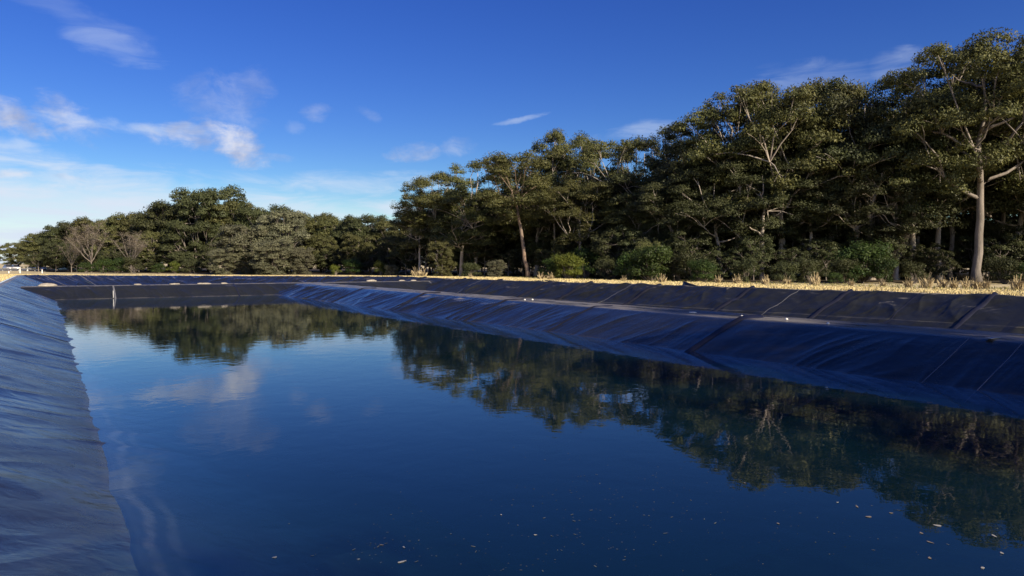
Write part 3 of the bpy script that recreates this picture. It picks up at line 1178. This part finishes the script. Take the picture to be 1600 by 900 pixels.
G1 = 'tall gums of the forest edge on the right'
front = [
    ('gumC', 684, 117, 268, .95, 'slender open crowned gum at the left end of the tall forest', None),
    ('gumB', 655, 119, 292, .72, 'leftmost gum of the tall forest, rising abruptly beside the hill wood', None),
    ('gumB', 742, 116, 246, .85, 'dark round topped gum second from the left end of the tall forest', None),
    ('gumD', 838, 114, 231, .90, 'broad gum with a level top just right of the leaning reddish trunk', None),
    ('gumC', 876, 116, 200, .62, 'gum whose small tuft sticks up above the forest middle', None),
    ('gumA', 915, 112, 214, .85, 'olive sunlit gum directly right of the tree with the small high tuft', None),
    ('gumB', 962, 104, 222, .85, 'bright olive gum with pale forked limbs before the skyline dip', None),
    ('gumD', 1008, 108, 215, .75, 'rounded gum behind the bright olive one, at the dip in the skyline', DARK_LEAF),
    ('gumA', 1062, 98, 196, .80, 'dark gum at the left foot of the rising skyline', DARK_LEAF),
    ('gumB', 1105, 94, 176, .85, 'gum with several flat dark layers on the rising skyline', DARK_LEAF),
    ('gumC', 1152, 92, 156, .85, 'gum with pale forks and sky under its top, left of the domed gum', None),
    ('gumD', 1222, 89, 129, .95, 'broad domed gum forming the rounded top of the middle skyline', None),
    ('gumB', 1178, 93, 140, .80, 'gum on the left shoulder of the broad domed gum', None),
    ('gumC', 1256, 91, 128, .85, 'gum on the right shoulder of the broad domed gum', None),
    ('gumA', 1300, 90, 140, .85, 'gum in the slight dip right of the broad domed gum', DARK_LEAF),
    ('gumB', 1362, 86, 122, .85, 'dark rounded gum forming the next dome left of the tallest tree', DARK_LEAF),
    ('gumC', 1425, 86, 106, .80, 'gum squeezed between the dark dome and the tallest tree', None),
    ('big', 1526, 79, 56, .92, 'tallest gum, its straight bare grey trunk standing clear at the forest edge', None),
    ('gumA', 1622, 82, 62, .85, 'tall gum cut off by the right edge of the picture', None),
    ('gumD', 1700, 80, 70, .9, 'gum just outside the right side of the view', None),
]
for kind, px, D, yt, wd, lab, lf in front:
    plant(kind, px, D, yt, lab, 'tree', G1, wide=wd, leaf=lf, bark=GREY_BARK if kind == 'big' else None)
# the leaning tree: its lean points to picture left
la = math.atan2(-RT[1], -RT[0]) - math.atan2(.09, -.17)
plant('lean', 826, 104, 240, 'gum with a long leaning reddish trunk at the forest edge', 'tree', G1, rz=la, wide=1.0)

# lower gums of the front whose foliage hangs in tiers between the tall crowns and the scrub
fl = [
    (650, 122, 322, 'gumD', 'low spreading gum where the hill trees meet the tall forest'), (720, 112, 300, 'gumB', 'lower dark gum in front of the second tall crown'),
    (905, 98, 285, 'gumA', 'sunlit lower gum with bare sloping limbs behind the bright round bush'), (985, 95, 300, 'gumC', 'lower sunlit gum below the dip of the skyline'),
    (1050, 90, 280, 'gumD', 'lower dark gum under the left foot of the rising skyline'), (1125, 86, 265, 'gumB', 'tiered lower gum below the flat dark layers'),
    (1190, 84, 250, 'gumA', 'lower gum under the left of the broad dome'), (1265, 84, 270, 'gumC', 'lower gum right of centre under the broad dome'),
    (1335, 83, 245, 'gumD', 'lower dark gum under the next dome'), (1400, 82, 230, 'gumA', 'lower gum behind the bare greyish shrub'),
    (1465, 84, 200, 'gumC', 'lower gum crowding the left side of the tallest tree'), (1585, 84, 190, 'gumB', 'lower gum right of the bare grey trunk'), (780, 118, 290, 'gumD', 'dark gum behind the leaning reddish trunk'),
]
for px, D, yt, kind, lab in fl:
    plant(kind, px, D + 3, yt, lab, 'tree', G1, wide=1.15, leaf=GUM_LEAF if px in (905, 985) else DARK_LEAF)  # sunlit gums get the lighter leaves, the others darker ones with shade painted in

SK = [(640, 318), (670, 290), (720, 270), (760, 250), (850, 240), (900, 225), (960, 228), (1010, 224), (1060, 212), (1100, 192), (1150, 172), (1220, 152), (1300, 160), (1370, 138), (1440, 112), (1500, 84), (1560, 74), (1750, 80)]
EDGE = [(600, 124), (650, 120), (700, 117), (800, 110), (900, 96), (1000, 88), (1100, 83), (1300, 82), (1500, 80), (1750, 76)]


def interp(tab, x):
    return float(np.interp(x, [a for a, _ in tab], [b for _, b in tab]))


zones = [(900, 'forest tree with a thin trunk, deep in the shade behind the leaning reddish trunk'), (1100, 'forest tree in the second rows behind the bright round bush'), (1330, 'forest tree standing deep in the wood below the broad dome'), (9999, 'forest tree in the dark wood behind the bare grey trunk')]
ORD = ['front', 'second', 'third', 'fourth', 'fifth', 'sixth']
for row, (dd, st, drop) in enumerate(((10, 44, 34), (20, 44, 42), (32, 50, 46), (46, 60, 52))):
    px = 645 + row * 13
    while px < 1760:
        x = px + random.uniform(-10, 10)
        D = interp(EDGE, x) + dd + random.uniform(-3, 3)
        lab = 'shaded forest tree, ' + ORD[row + 1] + ' row, ' + near(x)
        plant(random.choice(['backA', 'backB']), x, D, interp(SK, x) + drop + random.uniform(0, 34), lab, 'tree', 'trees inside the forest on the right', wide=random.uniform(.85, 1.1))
        px += st
# understorey
for row, (dd, st) in enumerate(((3, 30), (9, 30), (18, 34), (30, 36), (44, 40), (60, 42))):
    px = 640 + row * 10
    while px < 1740:
        x = px + random.uniform(-9, 9)
        D = interp(EDGE, x) + dd + random.uniform(-1.5, 1.5)
        if row == 0 and (1490 < x < 1550 or 800 < x < 850):
            px += st
            continue
        yt = random.uniform(350, 390) - (0, 12, 18, 24, 34, 48)[row]
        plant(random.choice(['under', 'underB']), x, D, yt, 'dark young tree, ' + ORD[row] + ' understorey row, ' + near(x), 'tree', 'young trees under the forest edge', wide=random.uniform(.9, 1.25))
        px += st

# hill trees on the left
G2 = 'broad crowned trees on the left'
hill = [
    ('hillB', 60, 205, 361, .9, 'low crowned tree above the parked cars, at the left end of the wood', None),
    ('hillC', 108, 190, 350, .9, 'dark rounded tree left of the leafless brown tree', DARK_LEAF),
    ('hillC', 132, 186, 343, .85, 'dark canopy tree directly behind the tall leafless brown tree', None),
    ('hillA', 158, 184, 338, .8, 'dark canopy tree just right of the tall leafless tree, rear line', None),
    ('hillB', 198, 180, 332, .8, 'tree filling the skyline behind the faded half bare tree', None),
    ('hillB', 178, 178, 338, .8, 'olive tree right behind the leafless brown tree', None),
    ('hillA', 222, 178, 329, .8, 'tree with a small flat tuft on the skyline left of the highest crown', None),
    ('hillC', 272, 172, 312, .85, 'broad olive tree just left of the highest crown', None),
    ('hillA', 330, 166, 288, .74, 'highest dark domed tree of the left wood', DARK_LEAF),
    ('hillB', 372, 165, 308, .80, 'domed tree on the right shoulder of the highest crown', None),
    ('hillC', 425, 160, 320, .85, 'olive tree behind the tall silvery tree', None),
    ('hillA', 480, 156, 328, .85, 'rounded tree right of the tall silvery tree', None),
    ('hillB', 528, 154, 336, .80, 'olive tree in the low stretch of the left wood', None),
    ('hillC', 572, 150, 334, .85, 'wide crowned olive tree before the tall forest begins', None),
    ('hillA', 620, 146, 341, .80, 'last olive tree of the left wood, against the tall forest', None),
    ('hillC', 306, 158, 345, .85, 'front tree with a long sloping pale limb below the highest crown', None),
    ('hillB', 240, 160, 358, .7, 'twiggy olive tree in front, between the leafless tree and the highest crown', None),
    ('hillA', 505, 142, 365, .7, 'lower front tree right of the silvery trees', None),
    ('hillB', 560, 138, 362, .75, 'lower front tree above the yellowish broom bushes', None),
    ('hillC', 615, 134, 370, .65, 'lower front tree beside the left end of the tall forest', None),
    ('hillA', 88, 172, 376, .75, 'front dark tree in shade beside the car park', DARK_LEAF),
]
for kind, px, D, yt, wd, lab, lf in hill:
    plant(kind, px, D, yt, lab, 'tree', G2, wide=wd * 1.05, leaf=lf)
HS = [(0, 378), (60, 366), (140, 346), (220, 334), (300, 312), (335, 305), (400, 322), (480, 334), (560, 342), (640, 348)]
for row, dd in enumerate((14, 28)):
    px = 60 + row * 20
    while px < 650:
        x = px + random.uniform(-12, 12)
        plant(random.choice(['hillA', 'hillB', 'hillC']), x, interp([(0, 215), (60, 200), (335, 166), (650, 145)], x) + dd, interp(HS, x) + random.uniform(4, 16), ('rear' if row == 0 else 'hindmost') + ' tree of the left wood, ' + near(x), 'tree', 'rear trees of the left wood', wide=.9)
        px += 52
for px, D, yt, lab in ((-60, 275, 384, 'distant tree beyond the road, outside the left edge'), (-15, 270, 380, 'distant tree beyond the road, cut by the left edge'), (22, 262, 376, 'distant tree behind the white parked car'), (45, 255, 374, 'distant tree beyond the road, between white car and dark trees')):
    plant('hillB', px, D, yt, lab, 'tree', 'distant trees beyond the road', wide=.95)
# gap closers low in the left wood
px = 66
while px < 640:
    x = px + random.uniform(-6, 6)
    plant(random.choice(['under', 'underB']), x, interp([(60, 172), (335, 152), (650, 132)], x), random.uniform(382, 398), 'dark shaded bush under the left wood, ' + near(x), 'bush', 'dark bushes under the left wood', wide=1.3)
    px += 26

plant('bare', 143, 158, 342, 'leafless brown twiggy tree at the front of the left wood', 'tree', None, wide=1.0)
plant('bare', 112, 162, 372, 'smaller leafless brown tree beside the taller leafless one', 'tree', None, wide=.9)
plant('bare', 205, 152, 358, 'faded brown half bare tree right of the tallest leafless tree', 'tree', None, wide=1.1)
plant('bare', 1398, 85, 325, 'bare greyish shrub standing in front of the dark forest, left of the grey trunk', 'tree', None, wide=.7)
plant('grey', 440, 138, 327, 'tall silvery grey green tree in the middle of the left wood', 'tree', None, wide=.9)
plant('grey', 385, 136, 350, 'wide silvery grey green tree left of the tallest silvery one', 'tree', None, wide=1.25)
plant('grey', 352, 132, 385, 'small silvery grey bush at the left foot of the silvery trees', 'bush', None, wide=1.3)
plant('grey', 425, 130, 372, 'silvery grey bush right in front of the tall silvery tree', 'bush', None, wide=1.3)
plant('grey', 470, 131, 385, 'brownish grey bush at the right foot of the silvery trees', 'bush', None, wide=1.1)
plant('grey', 690, 108, 376, 'round grey green small tree in front of the left end of the tall forest', 'tree', None, wide=.9, leaf=HILL_LEAF)
plant('grey', 775, 99, 405, 'low greyish scrub at the foot of the leaning trunk', 'bush', None, wide=1.1)
plant('grey', 1010, 86, 375, 'grey leaved bush beside the dark green bush', 'bush', None, wide=.8, leaf=HILL_LEAF)

sh = [
    (135, 150, 408, GREEN_LEAF, 'green bush at the left end of the row of bushes, below the leafless tree'),
    (160, 148, 401, GREEN_LEAF, 'large green bush below the leafless brown tree'),
    (186, 148, 400, GREEN_LEAF, 'bright green bush, third in the row below the left wood'),
    (210, 146, 398, DARK_LEAF, 'darker green bush right of the bright green ones'),
    (248, 145, 410, GREEN_LEAF, 'low green bush left of the yellow green bush'),
    (272, 144, 406, LIME_LEAF, 'yellow green bush in the row below the left wood'),
    (300, 143, 402, DARK_LEAF, 'dark green bush right of the yellow green bush'),
    (525, 128, 412, LIME_LEAF, 'yellowish low bush left of the broom bushes'),
    (552, 128, 402, GREEN_LEAF, 'dark green mound shaped bush left of the pale one'),
    (595, 122, 405, LIME_LEAF, 'pale yellow green bush above tall grass, near the middle'),
    (612, 120, 412, GREY_LEAF, 'straw coloured low bush right of the pale yellow green one'),
    (862, 93, 398, GREEN_LEAF, 'left part of the pair of round green bushes right of the leaning trunk'),
    (888, 91, 392, LIME_LEAF, 'bright round yellow green bush right of the leaning trunk'),
    (915, 95, 382, GREEN_LEAF, 'taller green bush behind the bright round one'),
    (735, 103, 408, DARK_LEAF, 'dark low bush left of the leaning trunk'),
    (985, 84, 385, GREEN_LEAF, 'green bush at the forest foot, left of the larger rounded one'),
    (1018, 82, 378, GREEN_LEAF, 'large rounded green bush at the forest foot below the dip'),
    (1060, 82, 395, DARK_LEAF, 'dark green bush left of the small bright one'),
    (1098, 78, 402, GREEN_LEAF, 'small bright green bush standing alone before the dark forest'),
    (1085, 80, 388, DARK_LEAF, 'dark green bush behind the small bright one'),
    (1345, 76, 372, GREEN_LEAF, 'green bush left of the bare greyish shrub'),
    (1375, 74, 392, GREEN_LEAF, 'lower green bush under the bare greyish shrub'),
    (1320, 75, 400, DARK_LEAF, 'dark green low bush left of the greener pair'),
    (1430, 73, 404, DARK_LEAF, 'dark low bush left of the grey trunk'),
    (1305, 73, 424, GREEN_LEAF, 'small pale leaved plant at the edge of the dry grass'),
    (1330, 73, 424, GREEN_LEAF, 'second small pale leaved plant at the edge of the dry grass'),
    (1570, 72, 398, DARK_LEAF, 'dark green bush right of the grey trunk'),
    (1605, 70, 405, GREEN_LEAF, 'green bush at the right edge of the picture'),
    (1225, 75, 405, DARK_LEAF, 'dark scrubby bush below the broad dome'),
    (1165, 77, 398, DARK_LEAF, 'dark scrubby bush below the tiered gum'),
    (950, 88, 400, DARK_LEAF, 'dark bush right of the bright round one'),
    (1265, 75, 398, DARK_LEAF, 'dark bush right of the scrubby one below the dome'),
]
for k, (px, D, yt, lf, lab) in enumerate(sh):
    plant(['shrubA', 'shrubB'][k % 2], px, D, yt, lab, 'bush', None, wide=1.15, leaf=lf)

# trees behind the camera whose shade falls on the near end of the pond
for x, y, H in ((-4, -29, 14), (4, -28, 17), (11, -29, 10.5), (17.5, -28, 11), (24.5, -27, 21), (29, -26, 23.5), (34, -28, 22)):
    o = copy_tree(PROTO['gumD'])
    o.location = (x, y, .8)
    o.rotation_euler = (0, 0, random.uniform(0, 6))
    o.scale = (H / 22 * .95,) * 2 + (H / 22,)
    tag(o, ('tall gum' if H > 15 else 'low gum') + ' behind the viewer, ' + ['first', 'second', 'third', 'fourth', 'fifth', 'sixth', 'last'][[-4, 4, 11, 17.5, 24.5, 29, 34].index(x)] + ' of its row', 'tree', 'gums behind the viewer')

# ------------------------------------------------------------------ small things
SAND = plain('pale_sand', (.42, .38, .31), .9, .1, 0, .35, 5, .4)
STONE = plain('pale_stone', (.52, .47, .40), .85, .2, 0, .4, 4, .5)


def lump(name, L, W_, Hh, mat, seed, nu=20, nv=10):
    P_ = []
    for i in range(nv + 1):
        th = math.pi * i / nv
        for j in range(nu):
            ph = 2 * math.pi * j / nu
            x, y, z = math.sin(th) * math.cos(ph), math.sin(th) * math.sin(ph), math.cos(th)
            k = 1 + .35 * float(perlin(x * 1.3 + seed, y * 1.3 + z, seed)) + .15 * float(perlin(x * 3 + seed, z * 3 + y, seed + 3))
            P_.append((x * k * L / 2, y * k * W_ / 2, (z * k if z > -.3 else -.3 * k) * Hh / 1.3 + .22 * Hh))
    F_ = []
    for i in range(nv):
        for j in range(nu):
            a, b = i * nu + j, i * nu + (j + 1) % nu
            F_.append((a, b, b + nu, a + nu))
    return mesh_obj(name, P_, F_, mat, None, True)


def crest_pt(px, Y0=None, X0=None):
    """where a bearing crosses a line of the site"""
    k = (px - 800) / F
    dirv = FW + RT * k
    return dirv * (Y0 / dirv[1]) if Y0 is not None else dirv * (X0 / dirv[0])


p = crest_pt(60, Y0=69.3)
o = lump('sand_heap', 1.3, .9, .24, SAND, 2)
o.location = (p[0] + .6, p[1], .95)
tag(o, 'pale heap of sand at the left end of the far cross wall', 'sand heap')
bags = [(215, 'leftmost of the pale sandbags on the far cross wall'), (273, 'second pale sandbag from the left on the far cross wall'), (313, 'third pale sandbag on the far cross wall, beside a longer one'), (322, 'longer pale sandbag right of the third one on the far cross wall'), (350, 'pale sandbag just left of where the wall meets the dividing bank')]
for k, (px, lab) in enumerate(bags):
    p = crest_pt(px, Y0=68.7)
    o = lump('sandbag', .6 + .25 * (k % 2), .34, .11, SAND, k + 5)
    o.location = (p[0], p[1], .97)
    tag(o, lab, 'sandbag', 'sandbags on the banks')
bags2 = [(580, 'leftmost sandbag beyond the dividing bank, a pale mound'), (628, 'flat pale sandbag right of the pale mound beyond the dividing bank'), (646, 'thin pale sandbag in the middle of the far row'), (682, 'pale sandbag fourth in the row beyond the dividing bank'), (731, 'rightmost pale sandbag beyond the dividing bank')]
for k, (px, lab) in enumerate(bags2):
    p = crest_pt(px, Y0=69.3)
    o = lump('sandbag', (1.1 if k == 0 else .7), .4, .17 if k == 0 else .10, SAND, k + 15)
    o.location = (p[0], p[1], .98)
    tag(o, lab, 'sandbag', 'sandbags on the banks')
# stones pinning the sheet at the far left rim
for k, Y in enumerate((33, 35, 37.5, 40, 43, 47, 50, 55, 61, 68)):
    o = lump('stone', .34 + .1 * (k % 3), .3, .2, STONE, 30 + k, 12, 7)
    o.location = (-3.15 - .12 * (k % 2), Y, RIM)
    tag(o, 'pale stone on the left verge, ' + ['nearest of the row', 'second nearest', 'third nearest', 'fourth nearest', 'fifth nearest', 'fifth from the far end', 'fourth from the far end', 'third from the far end', 'second from the far end', 'farthest of the row'][k], 'stone', 'stones along the left verge')

# marker pole on the cross wall, standing in the water
WHITE = plain('white_paint', (.78, .78, .75), .5, .4)
root = empty('marker_pole', (4.55, 66.15, 0))
tag(root, 'thin white marker pole standing at the foot of the far cross wall', 'pole')
mb = MB()
mb.tube([(0, 0, -.5), (0, .02, .62)], [.019, .017], 8)
mb.build('pole_shaft', WHITE, root, True)
mb = MB()
mb.tube([(0, .02, .60), (0, .02, .68)], [.028, .025], 8)
mb.build('pole_cap', plain('grey_cap', (.3, .3, .3)), root, True)


# lids and scraps on the dividing bank
def disc(name, r1, r2, hh, mat):
    m_ = MB()
    n = 20
    ring = lambda k, z: [(r1 * k * math.cos(6.2832 * i / n), r2 * k * math.sin(6.2832 * i / n), z) for i in range(n)]
    m_.loft([ring(1, 0), ring(1, hh * .6), ring(.93, hh)])
    return m_.build(name, mat)


def on_div(px, X):
    p = crest_pt(px, X0=X)
    return p


p = on_div(1083, 20.4)
o = disc('patch_plate', .16, .12, .03, WHITE)
o.location = (p[0], p[1], .95)
tag(o, 'small white oval plate lying on top of the dividing bank', 'plate')
p = on_div(1553, 19.8)
mb = MB()
mb.add([(-.22, -.07, 0.0), (.22, -.10, 0.0), (.25, .06, 0), (-.18, .09, 0), (-.22, -.07, .012), (.22, -.10, .03), (.25, .06, .012), (-.18, .09, .02)], [(0, 3, 2, 1), (4, 5, 6, 7), (0, 1, 5, 4), (1, 2, 6, 5), (2, 3, 7, 6), (3, 0, 4, 7)])
o = mb.build('liner_scrap', plain('grey_scrap', (.32, .34, .37), .5))
o.location = (p[0], p[1], .94)
tag(o, 'flat grey scrap of sheet on the dividing bank near the right edge', 'scrap')
for k, (px, X, lab) in enumerate(((832, 20.6, 'tiny white pebble on the dividing bank, left of the oval plate'), (1160, 20.2, 'tiny white pebble beside the pale dust patch'), (1230, 20.4, 'tiny white pebble right of the pale dust patch'), (1295, 20.0, 'rightmost tiny white pebble on the dividing bank'), (820, 20.2, 'tiny white pebble nearest the far end of the dividing bank'))):
    p = on_div(px, X)
    o = lump('pebble', .12, .09, .06, WHITE, 50 + k, 10, 6)
    o.location = (p[0], p[1], .95)
    tag(o, lab, 'pebble', 'pebbles on the dividing bank')

# folded flap of liner on the right rim
BLK = plain('black_sheet', (.012, .012, .014), .35, .5)
for px, X, scl, lab in ((1075, 37.4, 1.0, 'black triangular flap of sheet sticking up at the grass rim'), (852, 36.9, .7, 'flat black folded edge of sheet lying on the grass rim')):
    p = crest_pt(px, X0=X)
    mb = MB()
    if scl == 1.0:
        mb.loft([[(-.05, .5, 0), (.05, .5, 0), (.10, .42, .34), (.02, .45, .36)], [(-.2, 0, 0), (.2, 0, 0), (.14, 0, .22), (-.08, 0, .24)], [(-.2, -.9, 0), (.2, -.9, 0), (.18, -.9, .03), (-.18, -.9, .03)]])
    else:
        mb.loft([[(-.2, 1.4, 0), (.2, 1.4, 0), (.2, 1.4, .06), (-.2, 1.4, .07)], [(-.25, 0, 0), (.25, 0, 0), (.2, 0, .14), (-.15, 0, .12)], [(-.2, -1.6, 0), (.2, -1.6, 0), (.18, -1.6, .05), (-.18, -1.6, .05)]])
    o = mb.build('liner_flap', BLK)
    o.location = (p[0], p[1], RIM + .0)
    tag(o, lab, 'sheet flap')

# ------------------------------------------------------------------ floating leaves
DEAD = plain('dead_leaf', (.24, .20, .15), .6, .4, 0, .3, 6)
PALEL = plain('pale_leaf', (.36, .35, .31), .5, .5, 0, .2, 6)


def water_pt(px, py):
    D = CAM_H * F / (py - 411)
    return at(px, D)


fl = [(1472, 826, .085, 'large pale heart shaped leaf floating near the end of the big tree reflection'), (1363, 812, .07, 'reddish brown leaf floating left of the large pale leaf'), (1345, 796, .08, 'thin twig like leaf floating just above the reddish brown leaf'),
      (1447, 838, .05, 'small brown leaf floating below the large pale leaf'), (1462, 853, .08, 'long pale leaf floating lower right'), (1461, 878, .05, 'brown leaf floating near the bottom right'), (1563, 843, .09, 'long pale leaf floating at the right, past the reflection'),
      (1545, 894, .05, 'pale leaf floating at the very bottom right'), (1575, 870, .05, 'small pale leaf floating close to the right edge'), (1221, 823, .04, 'small white leaf floating alone right of the middle'), (1399, 806, .045, 'pale leaf floating between the brown leaf and the reflection'),
      (1314, 789, .035, 'small pale leaf floating uppermost at right'), (626, 884, .10, 'long narrow leaf floating at the bottom, left of the middle'), (629, 861, .06, 'thin pale leaf floating above the long narrow one'), (594, 857, .05, 'pale twig leaf floating left of the thin pale one'),
      (424, 877, .05, 'tiny white leaf floating nearest the left bank'), (557, 880, .03, 'tiny leaf floating left of the long narrow leaf'), (837, 841, .035, 'tiny leaf floating in the middle near the bottom'), (783, 809, .03, 'tiny leaf floating in the middle, uppermost'), (1167, 758, .035, 'tiny leaf floating farthest from the near end')]
for k, (px, py, sz, lab) in enumerate(fl):
    sz *= .46
    x, y = water_pt(px, py)
    mb = MB()
    n = 9
    rg = []
    asp = .28 if ('long' in lab or 'thin' in lab or 'twig' in lab) else .6
    for z_ in (0.001, .0025):
        r_ = []
        for i in range(n * 2):
            a = math.pi * i / n
            u_, v_ = math.cos(a), math.sin(a)
            r_.append((u_ * sz, v_ * sz * asp * (1 - .45 * u_), z_ + (.002 * abs(u_))))
        rg.append(r_)
    mb.loft(rg)
    o = mb.build('floating_leaf', DEAD if ('brown' in lab or k % 5 == 4) else PALEL)
    o.location = (x, y, .002)
    o.rotation_euler = (0, 0, random.uniform(0, 6.28))
    tag(o, lab, 'leaf', 'leaves floating on the pond')
# specks
V, Fc = [], []
for k in range(420):
    c = random.choice([(1000, 790, 190, 70), (1000, 790, 190, 70), (600, 860, 120, 40), (1300, 830, 200, 60), (900, 760, 300, 60), (880, 860, 160, 40)])
    px, py = random.gauss(c[0], c[2] * .6), random.gauss(c[1], c[3] * .6)
    if py < 660:
        continue
    x, y = water_pt(px, py)
    s_ = .003 + .005 * random.random() ** 3
    a = random.uniform(0, 3.14)
    l = s_ * random.choice([1, 1, 1.5, 3])
    ca, sa = math.cos(a), math.sin(a)
    b = len(V)
    for u_, v_ in ((-l, -s_), (l, -s_ * .7), (l, s_ * .7), (-l, s_)):
        V.append((x + ca * u_ - sa * v_, y + sa * u_ + ca * v_, .0035))
    Fc.append((b, b + 1, b + 2, b + 3))
o = mesh_obj('floating_specks', V, Fc, plain('speck', (.12, .13, .12)), None, False)
tag(o, 'tiny pale specks drifting on the dark near water', 'debris', None, 'stuff')

# ------------------------------------------------------------------ far left: road, cars, posts
ROADM = plain('asphalt', (.16, .16, .165), .85, .2, 0, .2, .5)
a, b, c, e = at(-400, 196), at(66, 196), at(56, 232), at(-400, 232)
mb = MB()
mb.add([(*a, .83), (*b, .83), (*c, .83), (*e, .83), (*a, .5), (*b, .5), (*c, .5), (*e, .5)], [(0, 1, 2, 3), (0, 4, 5, 1), (1, 5, 6, 2)])
o = mb.build('road', ROADM)
tag(o, 'strip of grey road at the far left', None, None, 'structure')

GLASS = plain('car_glass', (.02, .025, .03), .08, .6)
TYRE = plain('tyre', (.02, .02, .02), .8)
RIMM = plain('wheel_rim', (.5, .5, .5), .3, .5, .8)
LAMP = plain('lamp_glass', (.75, .75, .72), .15, .6)


def make_car(name, paint, tall=1.45):
    root = empty(name)
    mb = MB()

    def sect(x, wd, z0, z1):
        return [(x, -wd, z0), (x, wd, z0), (x, wd * 1.02, (z0 + z1) / 2), (x, wd * .94, z1), (x, -wd * .94, z1), (x, -wd * 1.02, (z0 + z1) / 2)]
    mb.loft([sect(-2.2, .78, .35, .78), sect(-2.05, .86, .25, .92), sect(-1.0, .9, .22, .97), sect(1.0, .9, .22, .96), sect(1.9, .86, .25, .84), sect(2.2, .74, .35, .68)])
    body = mb.build('body', paint, root, True)
    mb = MB()
    r = lambda x, wd, z: [(x[0], -wd, z), (x[1], -wd, z), (x[1], wd, z), (x[0], wd, z)]
    mb.loft([r((-1.75, 1.0), .80, .93), r((-1.2, .35), .62, tall)])
    mb.build('windows', GLASS, root)
    mb = MB()
    mb.loft([r((-1.22, .37), .64, tall - .02), r((-1.1, .25), .58, tall + .05)])
    mb.build('roof', paint, root)
    for sx in (-1.35, 1.35):
        for sy in (-.82, .82):
            m2 = MB()
            m2.tube([(sx, sy - .1, .32), (sx, sy + .1, .32)], [.32, .32], 14)
            wh = m2.build('wheel', TYRE, root, False)
            m3 = MB()
            m3.tube([(sx, sy - .11, .32), (sx, sy + .11, .32)], [.18, .18], 10)
            m3.build('rim', RIMM, wh)
    for sy in (-.6, .6):
        m4 = MB()
        m4.box((2.12, sy, .66), (.08, .16, .07))
        m4.build('headlight', LAMP, root)
    return root


cars = [('parked_car', 13, 205, (.42, .43, .45), 'silver car parked at the far left, left of the white car'), ('parked_car', 25, 206, (.80, .80, .78), 'white car parked at the far left beside the silver one'),
        ('parked_car', 58.5, 200, (.70, .74, .80), 'white car half hidden by the dark trees beside the road'), ('parked_car', 101, 192, (.35, .52, .60), 'pale blue car glimpsed through the bushes')]
for nm, px, D, colr, lab in cars:
    r_ = make_car('parked_car', plain('car_paint', colr, .25, .6, .2, .05))
    x, y = at(px, D)
    r_.location = (x, y, .72 if px == 101 else .835)
    r_.rotation_euler = (0, 0, math.atan2(-y, -x) + (.25 if px < 50 else 1.1))
    tag(r_, lab, 'car', 'cars parked at the far left')
for px, D, hh, lab in ((31.5, 150, 1.0, 'white post on the verge in front of the parked white car'), (43.5, 192, 1.3, 'white post standing on the road edge'), (66, 150, .8, 'white post at the foot of the dark trees'), (14, 150, .5, 'short white post left of the others on the verge')):
    x, y = at(px, D)
    root = empty('marker_post', (x, y, .7))
    tag(root, lab, 'post', 'posts at the far left')
    mb = MB()
    mb.box((0, 0, hh / 2), (.09, .05, hh / 2), .02)
    mb.build('post_shaft', WHITE, root)
    mb = MB()
    mb.box((0, 0, hh + .03), (.10, .06, .03), .015)
    mb.build('post_cap', plain('post_cap', (.35, .05, .04)), root)

# guard rail between verge and road
RAILM = plain('rail_steel', (.45, .46, .47), .45, .5, .6)
root = empty('guard_rail', (*at(0, 190), .72))
tag(root, 'grey guard rail along the near side of the far road', 'guard rail')
o0 = np.array([*at(0, 190)])
mb = MB()
p_, q_ = at(-90, 190) - o0, at(60, 188) - o0
mb.loft([[(x, y, .45), (x + .02, y + .06, .52), (x, y, .6), (x + .02, y + .06, .68), (x, y, .76), (x + .1, y + .1, .76), (x + .1, y + .1, .45)] for x, y in (p_, q_)])
mb.build('rail', RAILM, root)
for k in range(12):
    f_ = (k + .5) / 12
    x, y = p_ * (1 - f_) + q_ * f_
    mb = MB()
    mb.box((x + .15, y + .15, .35), (.06, .06, .36))
    mb.build('rail_post', RAILM, root)

# remove prototypes that were never planted
for k_, o in PROTO.items():
    if k_ not in USED:
        for c in list(o.children):
            bpy.data.objects.remove(c)
        bpy.data.objects.remove(o)
